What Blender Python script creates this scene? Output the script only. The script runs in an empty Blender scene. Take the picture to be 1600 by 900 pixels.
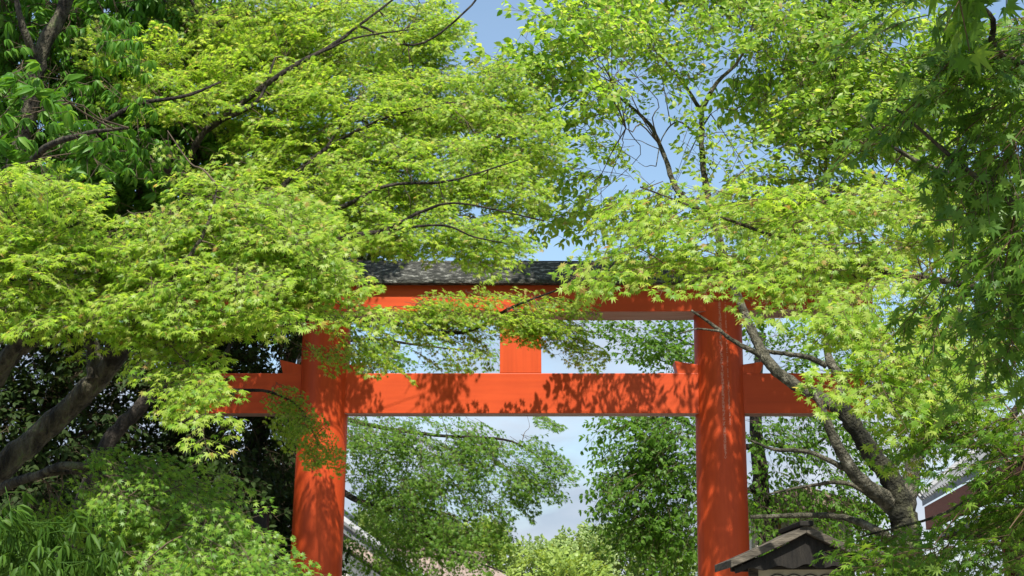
import bpy, math, random
import numpy as np
from mathutils import Vector

random.seed(7)
rng = np.random.default_rng(7)
scene = bpy.context.scene
COL = scene.collection
R = math.radians

# ------------------------------------------------------------------ camera
F = 2100.0
EYE = np.array([0.0, 0.0, 1.6])
PITCH = R(14.5)
FW = np.array([0, math.cos(PITCH), math.sin(PITCH)])
UP = np.array([0, -math.sin(PITCH), math.cos(PITCH)])
RT = np.array([1.0, 0, 0])


def P(px, py, Y):
    """world point at distance Y in front of the eye, seen at pixel px, py of the 1600 px photo"""
    d = FW + UP * ((450 - py) / F) + RT * ((px - 800) / F)
    return EYE + d * (Y / d[1])


cam_data = bpy.data.cameras.new('camera')
cam = bpy.data.objects.new('camera', cam_data)
COL.objects.link(cam)
cam.location = EYE
cam.rotation_euler = (math.pi / 2 + PITCH, 0, 0)
cam_data.sensor_width = 36
cam_data.lens = F / 1600 * 36
cam_data.clip_start = 0.05
cam_data.clip_end = 3000
scene.camera = cam

# ------------------------------------------------------------------ light
SUN_EL = R(56)
world = bpy.data.worlds.new('World')
scene.world = world
world.use_nodes = True
nt = world.node_tree
nt.nodes.clear()
out = nt.nodes.new('ShaderNodeOutputWorld')
bg = nt.nodes.new('ShaderNodeBackground')
bg.inputs['Strength'].default_value = 0.12
sky = nt.nodes.new('ShaderNodeTexSky')
sky.sky_type = 'NISHITA'
sky.sun_disc = False
sky.sun_elevation = SUN_EL
sky.sun_rotation = R(176)
sky.dust_density = 1.2
tc = nt.nodes.new('ShaderNodeTexCoord')
mp = nt.nodes.new('ShaderNodeMapping')
mp.inputs['Scale'].default_value = (1.0, 1.0, 2.4)
mp.inputs['Location'].default_value = (0.35, 0.1, 0.2)
nz = nt.nodes.new('ShaderNodeTexNoise')
nz.inputs['Scale'].default_value = 3.2
nz.inputs['Detail'].default_value = 8
nz.inputs['Roughness'].default_value = 0.55
sep = nt.nodes.new('ShaderNodeSeparateXYZ')
rng_el = nt.nodes.new('ShaderNodeMapRange')       # more cloud low in the sky
rng_el.inputs['From Min'].default_value = 0.0
rng_el.inputs['From Max'].default_value = 0.34
rng_el.inputs['To Min'].default_value = 0.16
rng_el.inputs['To Max'].default_value = -0.10
addn = nt.nodes.new('ShaderNodeMath')
addn.operation = 'ADD'
ramp = nt.nodes.new('ShaderNodeValToRGB')
ramp.color_ramp.elements[0].position = 0.44
ramp.color_ramp.elements[0].color = (0.10, 0.10, 0.10, 1)
ramp.color_ramp.elements[1].position = 0.59
ramp.color_ramp.elements[1].color = (0.92, 0.92, 0.92, 1)
mixc = nt.nodes.new('ShaderNodeMix')
mixc.data_type = 'RGBA'
nzb = nt.nodes.new('ShaderNodeTexNoise')            # grey bellies and white tops
nzb.inputs['Scale'].default_value = 5.5
nzb.inputs['Detail'].default_value = 6
rampb = nt.nodes.new('ShaderNodeValToRGB')
rampb.color_ramp.elements[0].position = 0.38
rampb.color_ramp.elements[0].color = (2.05, 2.45, 3.1, 1)
rampb.color_ramp.elements[1].position = 0.62
rampb.color_ramp.elements[1].color = (3.3, 3.5, 3.95, 1)
nt.links.new(mp.outputs['Vector'], nzb.inputs['Vector'])
nt.links.new(nzb.outputs['Fac'], rampb.inputs['Fac'])
nt.links.new(rampb.outputs['Color'], mixc.inputs['B'])
L = nt.links.new
L(tc.outputs['Generated'], mp.inputs['Vector'])
L(mp.outputs['Vector'], nz.inputs['Vector'])
L(tc.outputs['Generated'], sep.inputs['Vector'])
L(sep.outputs['Z'], rng_el.inputs['Value'])
L(nz.outputs['Fac'], addn.inputs[0])
L(rng_el.outputs['Result'], addn.inputs[1])
L(addn.outputs[0], ramp.inputs['Fac'])
L(ramp.outputs['Color'], mixc.inputs['Factor'])
tint = nt.nodes.new('ShaderNodeMix')
tint.data_type = 'RGBA'
tint.blend_type = 'MULTIPLY'
tint.inputs['Factor'].default_value = 1
tint.inputs['B'].default_value = (0.98, 1.05, 1.0, 1)
L(sky.outputs['Color'], tint.inputs['A'])
L(tint.outputs['Result'], mixc.inputs['A'])
L(mixc.outputs['Result'], bg.inputs['Color'])
L(bg.outputs['Background'], out.inputs['Surface'])

sd = bpy.data.lights.new('sun', 'SUN')
sd.energy = 4.6
sd.angle = R(0.53)
sd.color = (1.0, 0.95, 0.86)
sun = bpy.data.objects.new('sun', sd)
COL.objects.link(sun)
SUN_AZ = R(4)     # a little to the right of straight behind the camera
to_sun = Vector((math.sin(SUN_AZ) * math.cos(SUN_EL), -math.cos(SUN_AZ) * math.cos(SUN_EL), math.sin(SUN_EL)))
sun.rotation_euler = (-to_sun).to_track_quat('-Z', 'Y').to_euler()

scene.view_settings.view_transform = 'Standard'
scene.view_settings.look = 'None'
scene.view_settings.gamma = 1
scene.view_settings.exposure = 0.9
scene.cycles.max_bounces = 10
scene.cycles.diffuse_bounces = 5
scene.cycles.transmission_bounces = 6
scene.cycles.transparent_max_bounces = 8
scene.cycles.use_denoising = True

# ------------------------------------------------------------------ materials


def new_mat(name):
    m = bpy.data.materials.new(name)
    m.use_nodes = True
    n = m.node_tree
    for x in list(n.nodes):
        n.nodes.remove(x)
    return m, n, n.nodes.new('ShaderNodeOutputMaterial')


def ramp_node(n, stops):
    r = n.nodes.new('ShaderNodeValToRGB')
    cr = r.color_ramp
    while len(cr.elements) < len(stops):
        cr.elements.new(0.5)
    for e, (p, c) in zip(cr.elements, stops):
        e.position = p
        e.color = (*c, 1)
    return r


def leaf_mat(name, stops, tr_gain=(1.5, 1.35, 0.6), tr=0.45, rough=0.42, gloss=0.35):
    """thin leaf: reflects its own colour, lets yellowish light through; every leaf has its own tint"""
    m, n, o = new_mat(name)
    g = n.nodes.new('ShaderNodeNewGeometry')
    r = ramp_node(n, stops)
    n.links.new(g.outputs['Random Per Island'], r.inputs['Fac'])
    p = n.nodes.new('ShaderNodeBsdfPrincipled')
    p.inputs['Roughness'].default_value = rough
    p.inputs['Specular IOR Level'].default_value = gloss
    n.links.new(r.outputs['Color'], p.inputs['Base Color'])
    mul = n.nodes.new('ShaderNodeMix')
    mul.data_type = 'RGBA'
    mul.blend_type = 'MULTIPLY'
    mul.inputs['Factor'].default_value = 1
    mul.inputs['B'].default_value = (*tr_gain, 1)
    n.links.new(r.outputs['Color'], mul.inputs['A'])
    t = n.nodes.new('ShaderNodeBsdfTranslucent')
    n.links.new(mul.outputs['Result'], t.inputs['Color'])
    mx = n.nodes.new('ShaderNodeMixShader')
    mx.inputs['Fac'].default_value = tr
    n.links.new(p.outputs[0], mx.inputs[1])
    n.links.new(t.outputs[0], mx.inputs[2])
    n.links.new(mx.outputs[0], o.inputs['Surface'])
    return m


def noise_mat(name, c1, c2, scale=6, rough=0.7, bump=0.0, stretch=(1, 1, 1), spec=0.3, c3=None, pos=(0.35, 0.65), detail=6, fine=None):
    m, n, o = new_mat(name)
    t = n.nodes.new('ShaderNodeTexCoord')
    mp_ = n.nodes.new('ShaderNodeMapping')
    mp_.inputs['Scale'].default_value = stretch
    z = n.nodes.new('ShaderNodeTexNoise')
    z.inputs['Scale'].default_value = scale
    z.inputs['Detail'].default_value = detail
    z.inputs['Roughness'].default_value = 0.65
    n.links.new(t.outputs['Object'], mp_.inputs['Vector'])
    n.links.new(mp_.outputs['Vector'], z.inputs['Vector'])
    st = [(pos[0], c1), (pos[1], c2)]
    if c3:
        st.append((min(0.95, pos[1] + 0.1), c3))
    r = ramp_node(n, st)
    n.links.new(z.outputs['Fac'], r.inputs['Fac'])
    p = n.nodes.new('ShaderNodeBsdfPrincipled')
    p.inputs['Roughness'].default_value = rough
    p.inputs['Specular IOR Level'].default_value = spec
    n.links.new(r.outputs['Color'], p.inputs['Base Color'])
    if bump:
        b = n.nodes.new('ShaderNodeBump')
        b.inputs['Strength'].default_value = bump
        b.inputs['Distance'].default_value = 0.06 if 'bark' in name else 0.02
        z2 = n.nodes.new('ShaderNodeTexNoise')
        z2.inputs['Scale'].default_value = fine or scale * 4
        z2.inputs['Detail'].default_value = 5
        n.links.new(mp_.outputs['Vector'], z2.inputs['Vector'])
        n.links.new(z2.outputs['Fac'], b.inputs['Height'])
        n.links.new(b.outputs['Normal'], p.inputs['Normal'])
    n.links.new(p.outputs[0], o.inputs['Surface'])
    return m


def paint_mat(name, streak_x=None, grain=(14, 14, 0.6)):
    """vermilion paint, slightly weathered; streak_x adds two flaking pale runs down the front"""
    m, n, o = new_mat(name)
    t = n.nodes.new('ShaderNodeTexCoord')
    z = n.nodes.new('ShaderNodeTexNoise')
    z.inputs['Scale'].default_value = 2.2
    z.inputs['Detail'].default_value = 7
    n.links.new(t.outputs['Object'], z.inputs['Vector'])
    r = ramp_node(n, [(0.3, (0.49, 0.060, 0.013)), (0.7, (0.55, 0.072, 0.016))])
    n.links.new(z.outputs['Fac'], r.inputs['Fac'])
    col = r.outputs['Color']
    # faint vertical runs and grime
    mp_ = n.nodes.new('ShaderNodeMapping')
    mp_.inputs['Scale'].default_value = grain
    n.links.new(t.outputs['Object'], mp_.inputs['Vector'])
    z2 = n.nodes.new('ShaderNodeTexNoise')
    z2.inputs['Scale'].default_value = 1.5
    z2.inputs['Detail'].default_value = 5
    n.links.new(mp_.outputs['Vector'], z2.inputs['Vector'])
    r2 = ramp_node(n, [(0.25, (0.84, 0.82, 0.82)), (0.6, (1, 1, 1))])
    n.links.new(z2.outputs['Fac'], r2.inputs['Fac'])
    mu = n.nodes.new('ShaderNodeMix')
    mu.data_type = 'RGBA'
    mu.blend_type = 'MULTIPLY'
    mu.inputs['Factor'].default_value = 1
    n.links.new(col, mu.inputs['A'])
    n.links.new(r2.outputs['Color'], mu.inputs['B'])
    col = mu.outputs['Result']
    if streak_x:
        s = n.nodes.new('ShaderNodeSeparateXYZ')
        n.links.new(t.outputs['Object'], s.inputs['Vector'])
        fl = n.nodes.new('ShaderNodeTexNoise')
        fl.inputs['Scale'].default_value = 34
        fl.inputs['Detail'].default_value = 6
        n.links.new(t.outputs['Object'], fl.inputs['Vector'])

        def math_(op, a, b=None):
            q = n.nodes.new('ShaderNodeMath')
            q.operation = op
            for i, v in enumerate((a, b)):
                if v is None:
                    continue
                if isinstance(v, (int, float)):
                    q.inputs[i].default_value = v
                else:
                    n.links.new(v, q.inputs[i])
            return q.outputs[0]
        tot = None
        for sx, w, z0, z1 in streak_x:
            d = math_('ABSOLUTE', math_('SUBTRACT', s.outputs['X'], sx))
            inside = math_('LESS_THAN', math_('ADD', d, math_('MULTIPLY', math_('SUBTRACT', fl.outputs['Fac'], 0.5), 0.09)), w)
            zz = math_('MULTIPLY', math_('GREATER_THAN', s.outputs['Z'], z0), math_('LESS_THAN', s.outputs['Z'], z1))
            fr = math_('LESS_THAN', s.outputs['Y'], 0)
            k = math_('MULTIPLY', math_('MULTIPLY', inside, zz), fr)
            k = math_('MULTIPLY', k, math_('GREATER_THAN', fl.outputs['Fac'], 0.46))
            tot = k if tot is None else math_('MAXIMUM', tot, k)
        m2 = n.nodes.new('ShaderNodeMix')
        m2.data_type = 'RGBA'
        n.links.new(math_('MULTIPLY', tot, 0.42), m2.inputs['Factor'])
        n.links.new(col, m2.inputs['A'])
        m2.inputs['B'].default_value = (0.62, 0.36, 0.28, 1)
        col = m2.outputs['Result']
    p = n.nodes.new('ShaderNodeBsdfPrincipled')
    p.inputs['Roughness'].default_value = 0.5
    p.inputs['Specular IOR Level'].default_value = 0.22
    n.links.new(col, p.inputs['Base Color'])
    b = n.nodes.new('ShaderNodeBump')
    b.inputs['Strength'].default_value = 0.12
    b.inputs['Distance'].default_value = 0.01
    n.links.new(z2.outputs['Fac'], b.inputs['Height'])
    n.links.new(b.outputs['Normal'], p.inputs['Normal'])
    n.links.new(p.outputs[0], o.inputs['Surface'])
    return m


M = {}
M['lime'] = leaf_mat('young_maple_leaf', [(0.0, (0.155, 0.315, 0.030)), (0.55, (0.32, 0.46, 0.048)), (0.95, (0.42, 0.52, 0.12)), (1.0, (0.42, 0.26, 0.09))], tr=0.6, tr_gain=(1.45, 1.4, 0.8))
M['lime_far'] = leaf_mat('canopy_maple_leaf', [(0.0, (0.155, 0.315, 0.030)), (0.6, (0.34, 0.48, 0.050)), (0.95, (0.42, 0.52, 0.11)), (1.0, (0.46, 0.34, 0.14))], tr=0.62, tr_gain=(1.45, 1.4, 0.8))
M['lower'] = leaf_mat('shaded_maple_leaf', [(0.0, (0.10, 0.23, 0.026)), (0.6, (0.17, 0.32, 0.036)), (1.0, (0.28, 0.42, 0.06))], tr=0.55)  # same maple leaf, the lower bough's shade put into the green
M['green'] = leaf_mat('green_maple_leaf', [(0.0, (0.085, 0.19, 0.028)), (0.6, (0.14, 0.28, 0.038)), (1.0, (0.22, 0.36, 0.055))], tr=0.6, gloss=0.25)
M['deep'] = leaf_mat('deep_maple_leaf', [(0.0, (0.07, 0.17, 0.020)), (0.7, (0.12, 0.24, 0.026)), (1.0, (0.21, 0.34, 0.05))], tr=0.5, gloss=0.3)
M['oval'] = leaf_mat('oval_leaf', [(0.0, (0.14, 0.29, 0.030)), (0.6, (0.30, 0.45, 0.050)), (0.95, (0.40, 0.50, 0.11)), (1.0, (0.46, 0.36, 0.18))], tr=0.62, tr_gain=(1.45, 1.4, 0.8))
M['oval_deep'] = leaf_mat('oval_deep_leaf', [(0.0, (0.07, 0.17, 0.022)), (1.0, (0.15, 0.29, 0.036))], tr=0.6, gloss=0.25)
M['evergreen'] = leaf_mat('evergreen_leaf', [(0.0, (0.06, 0.175, 0.018)), (0.7, (0.10, 0.25, 0.026)), (1.0, (0.17, 0.32, 0.05))], tr=0.45, rough=0.42, gloss=0.22)
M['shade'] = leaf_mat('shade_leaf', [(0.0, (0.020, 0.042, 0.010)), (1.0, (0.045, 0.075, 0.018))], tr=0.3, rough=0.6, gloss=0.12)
M['bamboo'] = leaf_mat('bamboo_leaf', [(0.0, (0.04, 0.105, 0.012)), (1.0, (0.085, 0.17, 0.022))], tr=0.45, gloss=0.2, rough=0.5)
M['far'] = leaf_mat('far_leaf', [(0.0, (0.17, 0.26, 0.07)), (0.7, (0.24, 0.33, 0.10)), (1.0, (0.32, 0.40, 0.12))], tr=0.4)
M['far_yellow'] = leaf_mat('far_yellow_leaf', [(0.0, (0.20, 0.31, 0.06)), (1.0, (0.33, 0.43, 0.09))], tr=0.45)
M['bark'] = noise_mat('mossy_bark', (0.020, 0.017, 0.011), (0.10, 0.088, 0.058), 14, 0.9, 1.0, (1, 1, 0.35), c3=(0.10, 0.13, 0.045), pos=(0.42, 0.58), detail=10)
M['bark_pale'] = noise_mat('pale_lichen_bark', (0.035, 0.034, 0.020), (0.125, 0.115, 0.080), 14, 0.9, 1.0, (1, 1, 0.7), c3=(0.26, 0.25, 0.19), pos=(0.42, 0.58), detail=10)
M['bark_mossy'] = noise_mat('moss_covered_bark', (0.014, 0.014, 0.008), (0.05, 0.048, 0.028), 8, 0.95, 1.0, (1, 1, 0.8), c3=(0.13, 0.15, 0.05), pos=(0.42, 0.57), detail=10)
M['bark_dark'] = noise_mat('dark_bark', (0.014, 0.011, 0.008), (0.055, 0.045, 0.032), 14, 0.9, 1.0, (1, 1, 0.4), pos=(0.42, 0.6), detail=10)
M['twig'] = noise_mat('twig_bark', (0.05, 0.035, 0.022), (0.12, 0.09, 0.055), 9, 0.85)
M['twig_red'] = noise_mat('young_red_twig', (0.06, 0.036, 0.018), (0.13, 0.085, 0.04), 9, 0.7)
M['paint'] = paint_mat('vermilion_paint')
M['paint_beam'] = paint_mat('vermilion_beam_paint', grain=(0.5, 9, 9))
M['pale_underside'] = noise_mat('weathered_bounce_underside', (0.36, 0.20, 0.16), (0.50, 0.36, 0.31), 3, 0.8, 0.2, (0.4, 4, 4))  # weathered primer, with light bounced off the ground put into the pale tone
M['roof_dark'] = noise_mat('dark_bark_roofing', (0.030, 0.031, 0.027), (0.075, 0.076, 0.066), 22, 0.9, 0.9, (0.55, 1.3, 1.3), c3=(0.34, 0.34, 0.31), pos=(0.40, 0.545), detail=9)
M['tile'] = noise_mat('grey_roof_tile', (0.11, 0.115, 0.12), (0.22, 0.225, 0.235), 3, 0.6, 0.2)
M['tile_pale'] = noise_mat('pale_verge_tile', (0.22, 0.225, 0.23), (0.36, 0.36, 0.36), 4, 0.6)
M['bark_roof'] = noise_mat('cypress_bark_roof', (0.20, 0.145, 0.115), (0.33, 0.26, 0.21), 5, 0.9, 0.4, (1, 3, 3))
M['old_wood'] = noise_mat('weathered_shaded_wood', (0.008, 0.007, 0.006), (0.022, 0.019, 0.015), 4, 0.85, 0.4, (6, 1, 1), c3=(0.04, 0.036, 0.03))  # weathered wood, darkened to carry tree shade on the notice board gable
M['edge_wood'] = noise_mat('weathered_grey_wood', (0.035, 0.030, 0.023), (0.14, 0.12, 0.092), 5, 0.85, 0.4, (1, 1, 5))
M['tan_wood'] = noise_mat('tan_wood', (0.22, 0.14, 0.05), (0.34, 0.24, 0.10), 3, 0.7, 0.2, (8, 8, 1))
M['red_wood'] = noise_mat('faded_red_wood', (0.16, 0.045, 0.022), (0.25, 0.075, 0.035), 3, 0.75, 0.2, (1, 6, 6))
M['plaster'] = noise_mat('plaster', (0.55, 0.53, 0.47), (0.70, 0.68, 0.61), 3, 0.9)
M['cream'] = noise_mat('cream_board', (0.50, 0.45, 0.32), (0.60, 0.55, 0.40), 4, 0.8)
M['board_wall'] = noise_mat('brown_board_wall', (0.045, 0.030, 0.020), (0.10, 0.068, 0.045), 3, 0.85, 0.3, (1, 6, 0.4))
M['white'] = noise_mat('white_painted_wood', (0.66, 0.65, 0.62), (0.8, 0.79, 0.76), 8, 0.7)
M['iron'] = noise_mat('black_iron', (0.012, 0.012, 0.012), (0.03, 0.028, 0.026), 8, 0.5)
M['soil'] = noise_mat('forest_soil', (0.045, 0.035, 0.022), (0.09, 0.075, 0.045), 1.2, 0.95, 0.5, c3=(0.06, 0.085, 0.03))
M['gravel'] = noise_mat('gravel', (0.26, 0.245, 0.21), (0.42, 0.40, 0.35), 40, 0.95, 0.7)
M['stone'] = noise_mat('granite', (0.24, 0.235, 0.225), (0.36, 0.355, 0.34), 14, 0.85, 0.3)

# ------------------------------------------------------------------ object helpers


def mesh_from(name, V, Q, mats, midx=None, smooth=False):
    """V (n,3); Q list of index tuples or an (m,4) array"""
    me = bpy.data.meshes.new(name)
    if isinstance(Q, np.ndarray):
        m = len(Q)
        me.vertices.add(len(V))
        me.vertices.foreach_set('co', np.asarray(V, dtype=np.float32).ravel())
        me.loops.add(m * 4)
        me.loops.foreach_set('vertex_index', Q.astype(np.int32).ravel())
        me.polygons.add(m)
        me.polygons.foreach_set('loop_start', np.arange(0, m * 4, 4, dtype=np.int32))
        if midx is not None:
            me.polygons.foreach_set('material_index', midx.astype(np.int32))
        me.update(calc_edges=True)
    else:
        me.from_pydata([tuple(map(float, v)) for v in V], [], Q)
        if midx is not None:
            for p_, i in zip(me.polygons, midx):
                p_.material_index = int(i)
        me.update()
    for mt in (mats if isinstance(mats, (list, tuple)) else [mats]):
        me.materials.append(mt)
    if smooth:
        me.polygons.foreach_set('use_smooth', np.ones(len(me.polygons), dtype=bool))
    return me


def link(name, me, parent=None, label=None):
    o = bpy.data.objects.new(name, me)
    COL.objects.link(o)
    if parent is not None:
        o.parent = parent
    if label:
        o['label'] = label
    return o


def thing(name, label, cat, loc, group=None, rz=0):
    o = bpy.data.objects.new(name, None)
    COL.objects.link(o)
    o.empty_display_size = 0.3
    o.location = tuple(float(v) for v in loc)
    o.rotation_euler = (0, 0, rz)
    o['label'] = label
    o['category'] = cat
    if group:
        o['group'] = group
    return o


class MB:
    def __init__(self):
        self.V, self.Q, self.I = [], [], []

    def add(self, V, Q, mi=0):
        b = len(self.V)
        self.V += [tuple(map(float, v)) for v in V]
        self.Q += [tuple(b + i for i in q) for q in Q]
        self.I += [mi] * len(Q)

    def box(self, c, s, mi=0, rot=None, bottom_mi=None):
        x, y, z = (v / 2 for v in s)
        pts = [Vector((a * x, b * y, d * z)) for d in (-1, 1) for b in (-1, 1) for a in (-1, 1)]
        if rot is not None:
            pts = [rot @ p for p in pts]
        pts = [p + Vector(c) for p in pts]
        q = [(0, 2, 3, 1), (4, 5, 7, 6), (0, 1, 5, 4), (2, 6, 7, 3), (0, 4, 6, 2), (1, 3, 7, 5)]
        self.add(pts, q, mi)
        if bottom_mi is not None:
            self.I[-6] = bottom_mi

    def prism(self, prof, y0, y1, mi=0):
        """profile in x,z (counter-clockwise seen from -y) pushed from y0 to y1"""
        n = len(prof)
        V = [(x, y0, z) for x, z in prof] + [(x, y1, z) for x, z in prof]
        Q = [tuple(range(n)), tuple(range(2 * n - 1, n - 1, -1))]
        Q += [(i, n + i, n + (i + 1) % n, (i + 1) % n) for i in range(n)]
        self.add(V, Q, mi)

    def tube(self, pts, rad, seg=8, mi=0, caps=True):
        V, Q = tube_arrays(pts, rad, seg, caps)
        self.add(V, Q, mi)

    def build(self, name, mats, parent=None, smooth=False, bevel=0.0, label=None):
        me = mesh_from(name, self.V, self.Q, mats, self.I, smooth)
        o = link(name, me, parent, label)
        if bevel:
            b = o.modifiers.new('bevel', 'BEVEL')
            b.width = bevel
            b.segments = 2
            b.limit_method = 'ANGLE'
            b.angle_limit = R(40)
        return o


def tube_arrays(pts, rad, seg=8, caps=True):
    pts = np.asarray(pts, dtype=float)
    n = len(pts)
    rad = np.asarray(rad, dtype=float)
    T = np.gradient(pts, axis=0)
    T /= np.linalg.norm(T, axis=1)[:, None] + 1e-9
    ref = np.array([0, 0, 1.0]) if abs(T[0][2]) < 0.9 else np.array([1.0, 0, 0])
    a = np.cross(ref, T[0])
    a /= np.linalg.norm(a)
    V = []
    for i in range(n):
        a = a - T[i] * np.dot(a, T[i])
        a /= np.linalg.norm(a) + 1e-9
        b = np.cross(T[i], a)
        for k in range(seg):
            t = 2 * math.pi * k / seg
            V.append(pts[i] + rad[i] * (a * math.cos(t) + b * math.sin(t)))
    Q = []
    for i in range(n - 1):
        for k in range(seg):
            k2 = (k + 1) % seg
            Q.append((i * seg + k, i * seg + k2, (i + 1) * seg + k2, (i + 1) * seg + k))
    if caps:
        Q.append(tuple(range(seg - 1, -1, -1)))
        Q.append(tuple((n - 1) * seg + k for k in range(seg)))
    return V, Q


def catmull(pts, per=6):
    p = np.asarray(pts, dtype=float)
    if len(p) < 3:
        return np.array([p[0] + (p[-1] - p[0]) * t for t in np.linspace(0, 1, per + 1)])
    q = np.vstack([2 * p[0] - p[1], p, 2 * p[-1] - p[-2]])
    o = []
    for i in range(1, len(q) - 2):
        for t in np.linspace(0, 1, per, endpoint=False):
            a, b, c, d = q[i - 1], q[i], q[i + 1], q[i + 2]
            o.append(0.5 * ((2 * b) + (c - a) * t + (2 * a - 5 * b + 4 * c - d) * t * t + (3 * b - a - 3 * c + d) * t ** 3))
    o.append(q[-2])
    return np.array(o)


SKEL = []


def limb(mb, pts, r0, r1, seg=10, wob=0.02, per=7):
    c = catmull(pts, per)
    SKEL.append(c.copy())
    n = len(c)
    t = np.linspace(0, 1, n)
    rad = r0 + (r1 - r0) * t ** 0.8
    j = rng.normal(0, 1, (n, 3))
    j[0] = 0
    c = c + j * (wob * rad[:, None] * 4)
    rad = rad * (1 + rng.normal(0, 0.05, n))
    mb.tube(c, rad, seg)


# ------------------------------------------------------------------ leaves and sprays

def rotm(ax, a):
    c, s = math.cos(a), math.sin(a)
    return {'x': np.array([[1, 0, 0], [0, c, -s], [0, s, c]]),
            'y': np.array([[c, 0, s], [0, 1, 0], [-s, 0, c]]),
            'z': np.array([[c, -s, 0], [s, c, 0], [0, 0, 1]])}[ax]


def maple_leaf(seed):
    r = np.random.default_rng(seed)
    ang = np.radians(np.array([-128, -82, -41, 0, 41, 82, 128]) + r.normal(0, 5, 7))
    ln = np.array([0.45, 0.78, 0.95, 1.0, 0.95, 0.78, 0.45]) * (1 + r.normal(0, 0.07, 7))
    sa = np.radians(np.array([-155, -105, -61, -20, 20, 61, 105, 155.0]))
    sr = np.array([0.16, 0.27, 0.36, 0.40, 0.40, 0.36, 0.27, 0.16])
    V = [(0, 0, 0)]
    for a, l in zip(ang, ln):
        V.append((math.sin(a) * l, math.cos(a) * l, -0.22 * l * l + r.normal(0, 0.05)))
    for a, l in zip(sa, sr):
        V.append((math.sin(a) * l, math.cos(a) * l, 0.03))
    Q = [(0, 8 + i + 1, 1 + i, 8 + i) for i in range(7)]
    return np.array(V), np.array(Q)


def oval_leaf(seed, w=0.24, droop=0.18):
    r = np.random.default_rng(seed)
    f = 0.07
    V = [(0, 0, 0), (w, 0.32, f), (0, 0.33, 0.0), (-w, 0.32, f),
         (w * 0.85, 0.68, f - droop * 0.45), (0, 0.68, -droop * 0.45), (-w * 0.85, 0.68, f - droop * 0.45), (0, 1.0, -droop)]
    Q = [(0, 1, 2, 3), (2, 1, 4, 5), (3, 2, 5, 6), (5, 4, 7, 6)]
    return np.array(V), np.array(Q)


class Spray:
    """one leafy twig system: vertices, quads, material index (0 leaf, 1 twig)"""

    def __init__(self):
        self.V, self.Q, self.I, self.n = [], [], [], 0
        self.nl = 0

    def put(self, V, Q, mi):
        self.V.append(V)
        self.Q.append(Q + self.n)
        self.I.append(np.full(len(Q), mi))
        self.n += len(V)

    def leaf(self, shape, pos, head, pitch, roll, s):
        V, Q = shape
        m = rotm('z', -head) @ rotm('x', -pitch) @ rotm('y', roll)
        self.put((V * s) @ m.T + pos, Q, 0)
        self.nl += 1

    def twig(self, a, b, r0, r1):
        d = b - a
        d = d / (np.linalg.norm(d) + 1e-9)
        u = np.cross(d, [0, 0, 1.0])
        u /= np.linalg.norm(u) + 1e-9
        w = np.cross(d, u)
        V = []
        for p_, r_ in ((a, r0), (b, r1)):
            for k in range(3):
                t = 2 * math.pi * k / 3
                V.append(p_ + r_ * (u * math.cos(t) + w * math.sin(t)))
        self.put(np.array(V), np.array([(0, 1, 4, 3), (1, 2, 5, 4), (2, 0, 3, 5)]), 1)

    def done(self):
        self.V = np.vstack(self.V)
        self.Q = np.vstack(self.Q)
        self.I = np.concatenate(self.I)
        return self


def maple_spray(seed, s=0.040, Ls=0.5, step=0.062, fill=0.9, sag=0.20):
    r = np.random.default_rng(seed)
    sp = Spray()
    shapes = [maple_leaf(seed * 10 + i) for i in range(4)]

    def axis(t):
        return np.array([0.03 * math.sin(t * 5 + seed), Ls * t, -sag * Ls * t * t])

    def deck(pos, head):
        if r.random() < fill:
            sp.leaf(shapes[r.integers(4)], pos, head, abs(r.normal(0.35, 0.3)), r.normal(0, 0.38), s * r.uniform(0.72, 1.2))
    ts = np.linspace(0, 1, 7)
    for a, b in zip(ts[:-1], ts[1:]):
        sp.twig(axis(a), axis(b), 0.0032 * (1 - a * 0.6), 0.0032 * (1 - b * 0.6))
    for i, t in enumerate(np.arange(0.12, 0.95, 0.15)):
        for sd_ in (-1, 1):
            if r.random() < 0.1:
                continue
            a0 = axis(t)
            h = sd_ * r.uniform(0.6, 1.1)
            l = Ls * 0.52 * (1 - 0.6 * t) * r.uniform(0.7, 1.2)
            lift = r.normal(0.0, 0.13)
            d = np.array([math.sin(h), math.cos(h), lift])
            tip = a0 + d * l + np.array([0, 0, -sag * l * 0.9])
            sp.twig(a0, tip, 0.002, 0.0012)
            k = max(2, int(l / step))
            for q in range(1, k + 1):
                p_ = a0 + (tip - a0) * (q / k) + np.array([0, 0, r.normal(0, 0.008)])
                for s2 in (-1, 1):
                    hh = h + s2 * r.uniform(0.5, 1.1)
                    deck(p_ + np.array([math.sin(hh), math.cos(hh), -0.2]) * 0.022, hh)
            deck(tip, h + r.normal(0, 0.3))
    for t in np.arange(0.3, 1.0, 0.16):
        for s2 in (-1, 1):
            hh = s2 * r.uniform(0.5, 1.1)
            deck(axis(t) + np.array([math.sin(hh), math.cos(hh), 0.1]) * 0.025, hh)
    deck(axis(1), r.normal(0, 0.2))
    return sp.done()


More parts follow.
